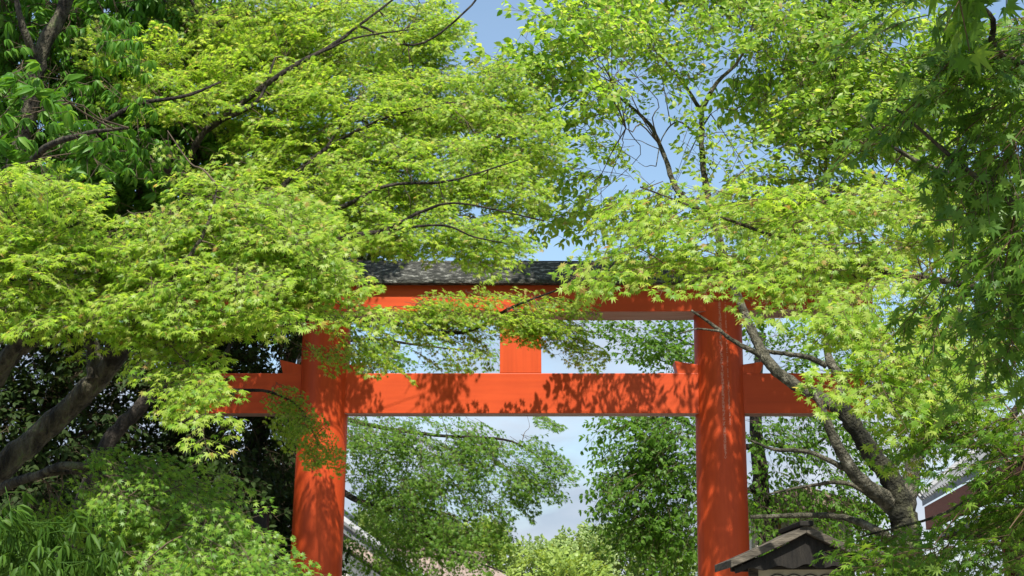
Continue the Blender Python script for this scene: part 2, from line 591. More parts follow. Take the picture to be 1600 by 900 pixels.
def oval_spray(seed, s=0.085, Ls=0.55, w=0.24, step=0.07, pitch=0.3, sag=0.12):
    r = np.random.default_rng(seed)
    sp = Spray()
    shapes = [oval_leaf(seed * 10 + i, w * (0.85 + 0.1 * i), 0.14 + 0.06 * i) for i in range(4)]

    def axis(t):
        return np.array([0.04 * math.sin(t * 4 + seed), Ls * t, -sag * Ls * t * t])
    ts = np.linspace(0, 1, 6)
    for a, b in zip(ts[:-1], ts[1:]):
        sp.twig(axis(a), axis(b), 0.0036 * (1 - a * 0.6), 0.0036 * (1 - b * 0.6))
    side = 1
    for t in np.arange(0.1, 0.95, 0.13):
        side = -side
        a0 = axis(t)
        h = side * r.uniform(0.6, 1.1)
        l = Ls * 0.6 * (1 - 0.55 * t) * r.uniform(0.6, 1.2)
        d = np.array([math.sin(h), math.cos(h), r.normal(0.05, 0.25)])
        tip = a0 + d * l
        sp.twig(a0, tip, 0.0022, 0.0012)
        k = max(2, int(l / step))
        for q in range(1, k + 1):
            for s2 in (-1, 1):
                hh = h + s2 * r.uniform(0.5, 1.0)
                sp.leaf(shapes[r.integers(4)], a0 + (tip - a0) * (q / k), hh, r.normal(pitch, 0.35), r.normal(0, 0.45), s * r.uniform(0.65, 1.15))
        sp.leaf(shapes[r.integers(4)], tip, h, r.normal(pitch, 0.3), r.normal(0, 0.3), s * r.uniform(0.7, 1.1))
    return sp.done()


def whorl_spray(seed, s=0.15, w=0.13, Ls=0.5, n=6, pitch=0.9, per=8):
    """long drooping leaves in rosettes at the twig ends"""
    r = np.random.default_rng(seed)
    sp = Spray()
    shapes = [oval_leaf(seed * 10 + i, w * (0.85 + 0.1 * i), 0.25 + 0.08 * i) for i in range(4)]
    for i in range(n):
        t = (i + 1) / n
        a0 = np.array([0, Ls * t * 0.8, 0.0])
        h = r.uniform(-1.4, 1.4)
        tip = a0 + np.array([math.sin(h), math.cos(h), r.normal(0, 0.4)]) * r.uniform(0.06, 0.22)
        sp.twig(a0 * 0.0 if i == 0 else np.array([0, Ls * (i / n) * 0.8, 0.0]), a0, 0.005, 0.0045)
        sp.twig(a0, tip, 0.0035, 0.0025)
        a = r.uniform(0, 6.28)
        for q in range(per):
            sp.leaf(shapes[r.integers(4)], tip, a + q * 2.4, r.normal(pitch, 0.3), r.normal(0, 0.35), s * r.uniform(0.65, 1.15))
    return sp.done()


SPRAYS = {
    'maple': [maple_spray(i) for i in range(1, 9)],
    'maple_open': [maple_spray(20 + i, fill=0.6, step=0.075) for i in range(6)],
    'maple_big': [maple_spray(40 + i, s=0.050, Ls=0.5, step=0.085, fill=0.75, sag=0.3) for i in range(6)],
    'oval': [oval_spray(i) for i in range(1, 9)],
    'oval_small': [oval_spray(30 + i, s=0.075) for i in range(6)],
    'whorl': [whorl_spray(i) for i in range(1, 7)],
    'bamboo': [whorl_spray(50 + i, s=0.14, w=0.09, per=6, pitch=1.0) for i in range(6)],
    'clump': [oval_spray(70 + i, s=0.30, Ls=1.3, w=0.32, step=0.26) for i in range(6)],
}
LEAF_AREA = {'maple': 0.68 * 0.040 ** 2, 'maple_open': 0.68 * 0.040 ** 2, 'maple_big': 0.68 * 0.05 ** 2, 'oval': 0.34 * 0.085 ** 2 * 0.8,
             'oval_small': 0.34 * 0.075 ** 2 * .8, 'whorl': 0.19 * 0.15 ** 2 * 0.8, 'bamboo': 0.13 * 0.14 ** 2 * 0.8, 'clump': 0.45 * 0.30 ** 2 * .8}


class Crown:
    def __init__(self):
        self.V, self.Q, self.I, self.n = [], [], [], 0
        self.leaves = 0
        self.skel = None
        self.tips = []

    def spray(self, kind, base, d, nrm, sc):
        sp = SPRAYS[kind][rng.integers(len(SPRAYS[kind]))]
        y = d / (np.linalg.norm(d) + 1e-9)
        z = nrm - y * np.dot(nrm, y)
        z /= np.linalg.norm(z) + 1e-9
        x = np.cross(y, z)
        if rng.random() < 0.5:
            V = sp.V * np.array([-1, 1, 1])
        else:
            V = sp.V
        Mx = np.stack([x, y, z])
        self.V.append(V @ Mx * sc + base)
        self.Q.append(sp.Q + self.n)
        self.I.append(sp.I)
        self.n += len(V)
        self.leaves += sp.nl

    def twig(self, pts, r0, r1):
        V, Q = tube_arrays(pts, np.linspace(r0, r1, len(pts)), 5, False)
        self.V.append(np.array(V))
        self.Q.append(np.array(Q) + self.n)
        self.I.append(np.full(len(Q), 1))
        self.n += len(V)

    def pad(self, kind, cx, cy, rx, ry, Y, dY, cover, root, face=0.4, droop=0.25, sc=1.0, flat=0.45, twigs=0.25, jit=0.3):
        """a layer of foliage round the point seen at cx, cy: sprays growing away from root"""
        sp0 = SPRAYS[kind]
        nl = np.mean([s.nl for s in sp0])
        area = math.pi * rx * ry
        one = nl * LEAF_AREA[kind] * sc * sc * (F / Y) ** 2 * 0.55
        n = max(2, int(cover * area / one))
        Ls = 0.5 * sc
        for i in range(n):
            a = rng.uniform(0, 2 * math.pi)
            q = math.sqrt(rng.uniform(0, 1))
            yy = Y + rng.uniform(-1, 1) * dY * math.sqrt(max(0.1, 1 - q * q))
            p_ = P(cx + rx * q * math.cos(a), cy + ry * q * math.sin(a), yy)
            d = p_ - root
            d = d / (np.linalg.norm(d) + 1e-9)
            d = d + rng.normal(0, jit, 3)
            d[2] = d[2] * flat - droop * rng.uniform(0.5, 1.5)
            d /= np.linalg.norm(d)
            base = p_ - d * Ls * 0.55
            nrm = np.array([0, -face, 1.0]) + rng.normal(0, 0.36, 3)
            self.spray(kind, base, d, nrm, sc * rng.uniform(0.8, 1.2))
            if rng.random() < twigs:
                src = root
                if self.skel is not None:
                    dd = np.linalg.norm(self.skel - base, axis=1) + 0.15 * np.linalg.norm(self.skel - root, axis=1)
                    src = self.skel[np.argmin(dd)]
                ln = np.linalg.norm(src - base)
                if 0.1 < ln < 2.2 * max(1.0, sc):
                    kink = rng.normal(0, 0.09 * ln, 3)
                    mid = base + (src - base) * 0.5 + np.array([0, 0, 0.06 * ln]) + kink
                    self.twig(catmull([src, src + (mid - src) * 0.55 - kink * 0.3, mid, base], 3), 0.0045 + 0.0025 * ln, 0.0025)
                    self.tips.append(mid)
                    if len(self.tips) % 3 == 0:
                        self.skel = self.skel if self.skel is None else np.vstack([self.skel, mid[None]])

    def build(self, mats, parent, origin, name='crown', label=None):
        V = np.vstack(self.V) - np.asarray(origin)
        Q = np.vstack(self.Q)
        I = np.concatenate(self.I)
        me = mesh_from(name, V, Q, mats, I)
        return link(name, me, parent, label)


TOTAL = [0]


def tree(name, label, cat, base, leafm, twigm, barkm, trunk, branches, pads, group=None, seg=12):
    """trunk: (points, r0, r1); branches: list of the same; pads: (kind, root, opts, list of pad tuples)"""
    base = np.asarray(base, dtype=float)
    t = thing(name, label, cat, base, group)
    SKEL.clear()
    mb = MB()
    limb(mb, [np.asarray(p_) - base for p_ in trunk[0]], trunk[1], trunk[2], seg)
    trunkm, barkm = barkm if isinstance(barkm, tuple) else (barkm, barkm)
    mb.build('trunk', trunkm, t, smooth=True)
    for pts, r0, r1 in branches:
        b = MB()
        limb(b, [np.asarray(p_) - base for p_ in pts], r0, r1, 8)
        b.build('branch', barkm, t, smooth=True)
    cr = Crown()
    cr.skel = np.vstack(SKEL) + base
    for kind, root, opts, lst in pads:
        opts = dict(opts)
        dome = opts.pop('dome', None)      # (y of the tier kept at its own distance, metres nearer per 100 px lower)
        for pd in lst:
            if dome:
                pd = pd[:4] + (pd[4] - (pd[1] - dome[0]) / 100 * dome[1],) + tuple(pd[5:])
            cr.pad(kind, *pd, root=np.asarray(root), **opts)
    cr.build([leafm, twigm], t, base)
    TOTAL[0] += cr.leaves
    print(name, 'leaves', cr.leaves)
    return t


# ------------------------------------------------------------------ the setting
def sheet(name, x0, x1, y0, y1, z, m):
    nx, ny = 30, 30
    V = [(x0 + (x1 - x0) * i / nx, y0 + (y1 - y0) * j / ny, z) for j in range(ny + 1) for i in range(nx + 1)]
    Q = [(j * (nx + 1) + i, j * (nx + 1) + i + 1, (j + 1) * (nx + 1) + i + 1, (j + 1) * (nx + 1) + i) for j in range(ny) for i in range(nx)]
    o = link(name, mesh_from(name, V, Q, m))
    o['kind'] = 'structure'
    return o


sheet('ground', -1200, 1200, -300, 2000, 0.0, M['soil'])
sheet('gravel_path', -2.6, 2.9, -20, 60, 0.004, M['gravel'])

# ------------------------------------------------------------------ torii
TY = 16.0
tor = thing('torii_gate', 'large vermilion wooden torii gate with black bark-roofed lintel spanning the path', 'torii gate', (0.1, TY, 0))
TX = 0.1


def tp(px, py, Y):
    p_ = P(px, py, Y)
    return p_[0] - TX, p_[2]


def pillar(x_lo, y_lo, x_hi, y_hi, mat, label=None):
    a, za = tp(x_lo, y_lo, TY)
    b, zb = tp(x_hi, y_hi, TY)
    k = (b - a) / (zb - za)
    ztop = tp(800, 480, TY)[1]
    seg, rings = 64, 24
    x_base = a - k * za
    V, Q = [], []
    for j in range(rings + 1):
        z = ztop * j / rings
        r = 0.312 - 0.022 * (z / ztop)
        for i in range(seg):
            t = 2 * math.pi * i / seg
            V.append((k * z + r * math.cos(t), r * math.sin(t), z))
    for j in range(rings):
        for i in range(seg):
            Q.append((j * seg + i, j * seg + (i + 1) % seg, (j + 1) * seg + (i + 1) % seg, (j + 1) * seg + i))
    o = link('pillar', mesh_from('pillar', V, Q, mat, smooth=True), tor, label)
    o.location = (x_base, 0, 0)
    m2 = MB()    # black foot band on a stone footing
    seg = 48
    V2 = []
    for z, r in ((0, 0.335), (0.42, 0.333), (0.42, 0.30)):
        V2 += [(r * math.cos(2 * math.pi * i / seg), r * math.sin(2 * math.pi * i / seg), z) for i in range(seg)]
    Q2 = [(j * seg + i, j * seg + (i + 1) % seg, (j + 1) * seg + (i + 1) % seg, (j + 1) * seg + i) for j in range(2) for i in range(seg)]
    m2.add(V2, Q2)
    m2.build('foot_band', M['iron'], o, smooth=False)
    return o, x_base, k


zt = tp(800, 480, TY)[1]
M['paint_worn'] = paint_mat('vermilion_paint_worn', [(0.055, 0.017, 3.6, 5.6), (0.125, 0.010, 4.0, 5.6)])
pillar(495, 860, 509, 560, M['paint'])
pr, _, _ = pillar(1131, 880, 1121, 490, M['paint_worn'], 'pillar with two pale flaking runs near the top')

# tie beam through the pillars
yn0, yn1 = TY - 0.12, TY + 0.12
xl, zt_n = tp(276, 583, yn0)
xr, _ = tp(1350, 583, yn0)
_, zb_n = tp(800, 646, yn0)
mb = MB()
mb.box(((xl + xr) / 2, 0, (zt_n + zb_n) / 2), (xr - xl, 0.24, zt_n - zb_n), 0, bottom_mi=1)
mb.build('tie_beam', [M['paint_beam'], M['pale_underside']], tor, bevel=0.008)
# lintel and its gently rising ends
yk0 = TY - 0.235
zl_t = tp(800, 443, yk0)[1]
zl_b = tp(800, 487, yk0)[1]
xkl = tp(268, 460, yk0)[0]
xkr = tp(1362, 460, yk0)[0]


def rising(prof, xa, xb, lift, mb, mats_of, n=40, flare=0.0):
    """profile in y,z swept along x with the ends lifted"""
    m_ = len(prof)
    xm, h = (xa + xb) / 2, (xb - xa) / 2
    V, Q, I = [], [], []
    for i in range(n + 1):
        u = -1 + 2 * i / n
        dz = lift * max(0, abs(u) - 0.35) ** 2 / 0.4225
        for (y, z) in prof:
            V.append((xm + h * u + flare * u * (z - prof[0][1]), y, z + dz))
    for i in range(n):
        for k in range(m_):
            k2 = (k + 1) % m_
            Q.append((i * m_ + k, i * m_ + k2, (i + 1) * m_ + k2, (i + 1) * m_ + k))
            I.append(mats_of[k])
    Q.append(tuple(range(m_ - 1, -1, -1)))
    I.append(0)
    Q.append(tuple(n * m_ + k for k in range(m_)))
    I.append(0)
    b = len(mb.V)
    mb.V += V
    mb.Q += [tuple(b + q for q in f) for f in Q]
    mb.I += I


mb = MB()
hy = 0.235
rising([(hy, zl_b), (-hy, zl_b), (-hy, zl_t), (hy, zl_t)], xkl, xkr, 0.07, mb, [1, 0, 0, 0], flare=0.12)
mb.build('lintel', [M['paint_beam'], M['pale_underside']], tor, bevel=0.008)
# bark roofing on the lintel: eave board, sloping front and back
mb = MB()
ov = 0.10
z1 = tp(800, 443, TY - hy - ov)[1] + 0.003
zr_ = tp(800, 409, TY)[1]
ze = z1 + 0.05
rising([(hy + ov, z1), (-hy - ov, z1), (-hy - ov, ze), (-0.05, zr_), (0.05, zr_), (hy + ov, ze)], xkl - 0.14, xkr + 0.14, 0.07, mb, [0] * 6, flare=0.12)
mb.build('lintel_roof', [M['roof_dark']], tor, bevel=0.006)
# strut in the middle
gx0, gz0 = tp(781, 583, TY - 0.115)
gx1, _ = tp(846, 583, TY - 0.115)
mb = MB()
mb.box(((gx0 + gx1) / 2, 0, (zt_n + zl_b) / 2), (gx1 - gx0, 0.23, zl_b - zt_n - 0.004))
mb.build('centre_strut', M['paint'], tor, bevel=0.006)
# wedges

def wedge(poly):
    prof = [tp(x, y, yn0 + 0.004) for x, y in poly]
    m_ = MB()
    m_.prism(prof, -0.116, 0.116)
    m_.build('wedge', M['paint'], tor, bevel=0.004)


wedge([(443, 588), (484, 588), (484, 573), (437, 562)])
wedge([(536, 588), (561, 588), (569, 565), (536, 572)])
wedge([(1060, 588), (1096, 588), (1096, 570.5), (1054, 564)])
wedge([(1150, 588), (1186, 588), (1194, 564.5), (1150, 571)])

# ------------------------------------------------------------------ notice board with a gabled roof, in front of the right pillar
NY = 13.4
nb0 = P(1253, 900, NY)
nb = thing('roofed_notice_board', 'small dark gabled roof over a cream lattice board at the foot of the right pillar', 'notice board', (nb0[0], NY, 0))


def np_(px, py):
    p_ = P(px, py, NY)
    return p_[0] - nb0[0], p_[2]


ax, az = np_(1253, 824)
ex, ez = np_(1134, 877)
hw = -ex
th = 0.075
mb = MB()
for s in (-1, 1):       # each slope curves a little
    pts = []
    for t in np.linspace(0, 1, 7):
        pts.append((s * hw * t, az + (ez - az) * (t ** 0.92) + 0.0))
    low = [(x, z - th) for x, z in pts]
    prof = pts + low[::-1]
    if s > 0:
        prof = prof[::-1]
    mb.prism(prof, -0.32, 0.75, 0)
mb.build('roof', [M['edge_wood']], nb, bevel=0.006)
mb = MB()
mb.box((0, 0.2, az + 0.012), (0.13, 1.10, 0.05))
mb.build('ridge_cap', M['old_wood'], nb, bevel=0.01)
mb = MB()               # bargeboards with a wavy lower edge
lowz = ez - 0.11
wav = []
for i in range(41):
    u = -1 + 2 * i / 40
    top = az + (ez - az) * abs(u) ** 0.92 - th - 0.004
    b_ = lowz + 0.055 * (1 - abs(u)) ** 0.7 + 0.018 * math.cos(abs(u) * 16)
    wav.append((u * hw * 0.93, top, min(b_, top - 0.02)))
prof = [(x, b_) for x, t_, b_ in wav] + [(x, t_) for x, t_, b_ in wav[::-1]]
mb.prism(prof, -0.25, -0.20, 0)
mb.build('gable_board', M['old_wood'], nb)
mb = MB()
bx, bz = np_(1156, 885)
mb.box((0, -0.12, bz + 0.025), (abs(bx) * 2, 0.12, 0.10))
mb.box((0, 0.55, bz + 0.025), (abs(bx) * 2, 0.12, 0.10))
mb.build('cross_beam', M['old_wood'], nb, bevel=0.008)
pz = bz - 0.03
mb = MB()
mb.box((0, 0.02, pz - 0.45), (0.86, 0.04, 0.90))
mb.build('board', M['cream'], nb)
mb = MB()
for k in range(-2, 3):
    for ph in (1, -1):
        pts = [(k * 0.16 + 0.08 + u * 0.16, -0.012, pz - 0.075 + ph * 0.03 * math.sin(math.pi * (u + .5))) for u in np.linspace(-0.5, 0.5, 9)]
        mb.tube(pts, [0.006] * 9, 5)
for k in range(-3, 4):
    mb.tube([(k * 0.16 * 0.8, -0.012, pz - 0.10), (k * 0.16 * 0.8, -0.012, pz - 0.85)], [0.006] * 2, 5)
mb.tube([(-0.42, -0.014, pz - 0.10), (0.42, -0.014, pz - 0.10)], [0.007] * 2, 5)
mb.build('lattice', M['iron'], nb)
for s in (-1, 1):
    mb = MB()
    mb.box((s * 0.47, 0.02, (bz + 0.02) / 2), (0.085, 0.085, bz + 0.02))
    mb.build('post', M['edge_wood'], nb, bevel=0.006)

# ------------------------------------------------------------------ hall on the right: tiled roof, red eave board, white rafter ends
hd = R(9)
dirv = np.array([math.sin(hd), math.cos(hd)])
z_e = 4.5
near = P(1640, 672, 19.6)
e_near = np.array([near[0], near[1]])
far = P(1440, 792, 31.0)
e_far = np.array([far[0], far[1]])
hall_ang = math.atan2(e_far[0] - e_near[0], e_far[1] - e_near[1])
hl = float(np.linalg.norm(e_far - e_near))
z_e = (near[2] + far[2]) / 2
hall = thing('shrine_hall', 'shrine hall with grey tiled roof and faded red eaves behind the right hand trees', 'shrine hall', (e_near[0], e_near[1], 0), rz=-hall_ang)
# local: y runs away along the eave, x into the building
RW, RH = 6.0, 4.6
y0h, y1h = -6.0, hl
mb = MB()
mb.prism([(0.02, z_e + 0.10), (RW, z_e + RH), (RW, z_e + RH - 0.2), (0.02, z_e - 0.02)], y0h, y1h, 0)
mb.prism([(RW, z_e + RH), (2 * RW, z_e + 0.1), (2 * RW, z_e - 0.02), (RW, z_e + RH - 0.2)], y0h, y1h, 0)
roof = mb.build('roof', M['tile'], hall)
mb = MB()
sl = math.atan2(RH - 0.1, RW)
n_t = int((y1h - y0h) / 0.30)
for i in range(n_t):                    # round cover tiles down the near slope
    y = y0h + 0.15 + i * 0.30
    a = np.array([0.0, y, z_e + 0.12])
    b = np.array([RW, y, z_e + RH + 0.02])
    mb.tube([a, b], [0.065, 0.065], 6, 0)
mb.build('cover_tiles', M['tile'], roof)
mb = MB()
mb.tube([(-0.02, y1h + 0.02, z_e + 0.18), (RW, y1h + 0.02, z_e + RH + 0.12)], [0.12, 0.12], 8)
mb.tube([(-0.02, y1h - 0.25, z_e + 0.22), (RW, y1h - 0.25, z_e + RH + 0.16)], [0.10, 0.10], 8)
mb.build('verge_tiles', M['tile_pale'], roof)
mb = MB()
mb.box((RW, (y0h + y1h) / 2, z_e + RH + 0.15), (0.5, y1h - y0h + 0.2, 0.55))
mb.build('ridge', M['tile'], roof, bevel=0.03)
mb = MB()
mb.box((0.10, (y0h + y1h) / 2, z_e - 0.30), (0.10, y1h - y0h - 0.1, 0.52))
mb.build('eave_board', M['red_wood'], hall, bevel=0.01)
for i in range(int((y1h - y0h) / 0.9)):
    mb = MB()
    mb.box((0.16, y1h - 0.45 - i * 0.9, z_e - 0.72), (0.10, 0.11, 0.20))
    mb.build('rafter_end', M['white'], hall, bevel=0.006)
mb = MB()
mb.box((1.0, (y0h + y1h) / 2, z_e - 0.75), (1.5, y1h - y0h - 0.4, 0.10))
mb.build('soffit', M['old_wood'], hall)
mb = MB()
mb.box((RW, (y0h + y1h) / 2, (z_e - 0.8) / 2), (2 * RW - 3.2, y1h - y0h - 2.4, z_e - 0.8))
mb.build('wall', M['board_wall'], hall)
for i in range(7):
    mb = MB()
    y = y0h + 1.3 + i * (y1h - y0h - 2.6) / 6
    mb.box((1.55, y, (z_e - 0.82) / 2), (0.26, 0.26, z_e - 0.82))
    mb.build('column', M['red_wood'], hall, bevel=0.02)
mb = MB()
mb.prism([(1.5, z_e - 0.4), (2 * RW - 1.5, z_e - 0.4), (RW, z_e + RH - 0.6)], y1h - 1.25, y1h - 1.15)
mb.build('gable', M['plaster'], hall)
mb = MB()
mb.prism([(1.5, z_e - 0.4), (2 * RW - 1.5, z_e - 0.4), (RW, z_e + RH - 0.6)], y0h + 1.15, y0h + 1.25)
mb.build('gable', M['plaster'], hall)

# plastered outbuilding behind the notice board
sh = P(1215, 900, 24)
st = thing('plaster_outbuilding', 'pale plastered outbuilding with a tan corner post behind the notice board roof', 'outbuilding', (sh[0], 24.0, 0))


def sp_(px, py):
    p_ = P(px, py, 24)
    return p_[0] - sh[0], p_[2]


wx0, wz = sp_(1172, 800)
wx1, _ = sp_(1330, 800)
mb = MB()
mb.box(((wx0 + wx1) / 2, 1.2, wz / 2), (wx1 - wx0, 2.4, wz))
mb.build('wall', M['plaster'], st)
c0, _ = sp_(1209, 820)
mb = MB()
mb.box((c0, -0.06, wz / 2), (0.21, 0.12, wz - 0.02))
mb.build('post', M['tan_wood'], st, bevel=0.008)
mb = MB()
xm_ = (wx0 + wx1) / 2
mb.prism([(wx0 - 0.3, wz + 0.003), (wx1 + 0.3, wz + 0.003), (wx1 + 0.3, wz + 0.09), (xm_, wz + 0.42), (wx0 - 0.3, wz + 0.09)], -0.4, 2.8)
mb.build('roof', M['bark_roof'], st, bevel=0.01)

# ------------------------------------------------------------------ distant shrine buildings on the left
def gabled(name, label, base, w, d, h, rise, rz, roofm, wallm, vergem, over=0.6):
    t = thing(name, label, 'shrine building', base, 'low shrine buildings beyond the left pillar', rz)
    m_ = MB()
    m_.box((0, 0, h / 2), (w, d, h))
    m_.prism([(-w / 2, h + 0.002), (w / 2, h + 0.002), (0, h + rise * (w / 2) / (w / 2 + over))], -d / 2, d / 2)
    m_.build('wall', wallm, t)
    m_ = MB()
    x = w / 2 + over
    for s in (-1, 1):
        pr_ = [(0, h + rise + 0.30), (s * x, h + 0.15), (s * x, h - 0.02), (0, h + rise + 0.05)]
        if s > 0:
            pr_ = pr_[::-1]
        m_.prism(pr_, -d / 2 - over, d / 2 + over)
    r_ = m_.build('roof', roofm, t)
    m_ = MB()
    for s in (-1, 1):
        for y in (-d / 2 - over, -d / 2 - over + 0.35):
            m_.tube([(0, y, h + rise + 0.36), (s * x * 1.01, y, h + 0.20)], [0.10, 0.10], 8)
    m_.build('verge', vergem, r_)
    m_ = MB()
    m_.box((0, 0, h + rise + 0.36), (0.4, d + 2 * over + 0.1, 0.36))
    m_.build('ridge', roofm, r_, bevel=0.03)
    m_ = MB()
    m_.prism([(-0.12, h + rise - 0.55), (0.12, h + rise - 0.55), (0.28, h + rise + 0.1), (0, h + rise + 0.30), (-0.28, h + rise + 0.1)], -d / 2 - over - 0.12, -d / 2 - over - 0.03)
    m_.build('gable_ornament', M['paint'], t)
    for s in (-1, 1):
        m_ = MB()
        m_.box((s * (w / 2 + 0.03), -d / 2 - 0.03, h / 2), (0.22, 0.22, h))
        m_.build('corner_post', M['red_wood'], t)
    return t


b1 = P(508, 800, 34)
gabled('shrine_building', 'grey tiled shrine building whose pale verge slopes down just right of the left pillar', (b1[0], 36.5, 0), 4.2, 5.0, 2.6, 1.75, 0, M['tile'], M['plaster'], M['tile_pale'])
b2 = P(640, 860, 40)
gabled('shrine_building', 'bark roofed shrine building low behind the drooping maple left of the gap', (b2[0], 44.0, 0), 7.0, 5.0, 1.9, 1.9, R(-38), M['bark_roof'], M['plaster'], M['bark_roof'])

# dark wooden post in the shade left of the left pillar
po = P(409, 803, 15)
pt = thing('wooden_post', 'dark square wooden post in the shade left of the left pillar', 'post', (po[0], 15.0, 0))
mb = MB()
mb.box((0, 0, po[2] / 2), (0.15, 0.15, po[2]))
mb.build('shaft', M['old_wood'], pt, bevel=0.01)
mb = MB()
mb.box((0, 0, po[2] + 0.022), (0.19, 0.19, 0.04))
mb.build('cap', M['old_wood'], pt, bevel=0.01)

# ------------------------------------------------------------------ trees
# 1. left front maple
r1 = P(120, 600, 6.6)
b1_ = np.array([-3.15, 6.9, 0])
tree('maple_tree', 'lime green maple nearest on the left with thick limbs leaning in from the edge', 'tree', b1_, M['lime'], M['twig'], M['bark'],
     ([b1_, b1_ + [0.05, 0, 1.0], P(-130, 830, 6.8), P(-10, 738, 6.6), P(70, 672, 6.6), P(165, 580, 6.5), P(205, 520, 6.4)], 0.095, 0.045),
     [([P(-130, 830, 6.8), P(-60, 690, 6.4), P(0, 575, 6.2), P(50, 530, 6.1), P(95, 500, 6.0)], 0.075, 0.03),
      ([P(-60, 690, 6.4), P(-10, 590, 6.15), P(25, 540, 6.05), P(60, 470, 5.9), P(40, 400, 5.8)], 0.06, 0.012),
      ([P(150, 595, 6.5), P(145, 545, 6.5), P(135, 505, 6.4), P(150, 440, 6.2)], 0.05, 0.02),
      ([P(170, 570, 6.5), P(178, 482, 6.1), P(240, 465, 5.7), P(290, 410, 5.5), P(325, 350, 5.55), P(340, 290, 5.7)], 0.026, 0.004),
      ([P(178, 482, 6.1), P(250, 478, 5.8), P(330, 440, 5.6), P(420, 420, 5.6), P(520, 415, 5.6)], 0.022, 0.005),
      ([P(-130, 850, 6.8), P(0, 765, 6.4), P(60, 742, 6.2), P(110, 727, 6.0), P(230, 748, 6.0), P(310, 815, 5.75), P(400, 885, 5.45)], 0.034, 0.004)],
     [('maple', r1, dict(face=0.95, droop=0.35, sc=0.58, dome=(380, 0.26)), [
         (50, 330, 105, 75, 5.6, .45, 4.5), (35, 420, 125, 80, 5.8, .5, 4.5), (120, 485, 120, 45, 5.9, .4, 3.5),
         (225, 395, 95, 65, 5.8, .4, 4.5), (320, 265, 50, 36, 5.6, .2, 2.6), (300, 335, 80, 50, 5.6, .3, 4), (385, 350, 105, 65, 5.7, .4, 4.5),
         (455, 400, 80, 70, 5.7, .4, 4.5), (330, 450, 120, 55, 5.7, .4, 4.5), (490, 440, 50, 36, 5.8, .3, 3.8), (275, 530, 65, 45, 5.9, .3, 3.6),
         (300, 595, 42, 42, 6.0, .3, 3.2), (325, 655, 30, 18, 6.0, .2, 2.4), (290, 600, 30, 34, 6.0, .2, 3), (395, 482, 55, 26, 5.8, .3, 3.2), (545, 470, 36, 20, 5.8, .2, 2.6)])])
mt1 = [o for o in bpy.data.objects if o.name == 'maple_tree'][0]
SKEL.clear()
lb = MB()
limb(lb, [P(60, 742, 6.2) - b1_, P(150, 738, 6.0) - b1_, P(260, 785, 5.75) - b1_, P(360, 850, 5.5) - b1_, P(420, 905, 5.3) - b1_], 0.014, 0.004, 8)
lb.build('branch', M['bark'], mt1, smooth=True)
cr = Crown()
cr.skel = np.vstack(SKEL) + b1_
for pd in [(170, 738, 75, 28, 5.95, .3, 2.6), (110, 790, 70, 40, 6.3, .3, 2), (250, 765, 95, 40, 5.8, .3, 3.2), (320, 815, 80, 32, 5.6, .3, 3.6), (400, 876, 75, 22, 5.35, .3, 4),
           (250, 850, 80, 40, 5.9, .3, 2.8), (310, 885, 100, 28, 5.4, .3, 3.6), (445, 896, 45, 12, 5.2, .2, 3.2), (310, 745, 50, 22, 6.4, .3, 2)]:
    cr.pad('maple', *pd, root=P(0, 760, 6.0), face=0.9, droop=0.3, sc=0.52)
cr.build([M['lower'], M['twig']], mt1, b1_, 'shaded_lower_crown', 'lower bough with its shade put into a deeper green')

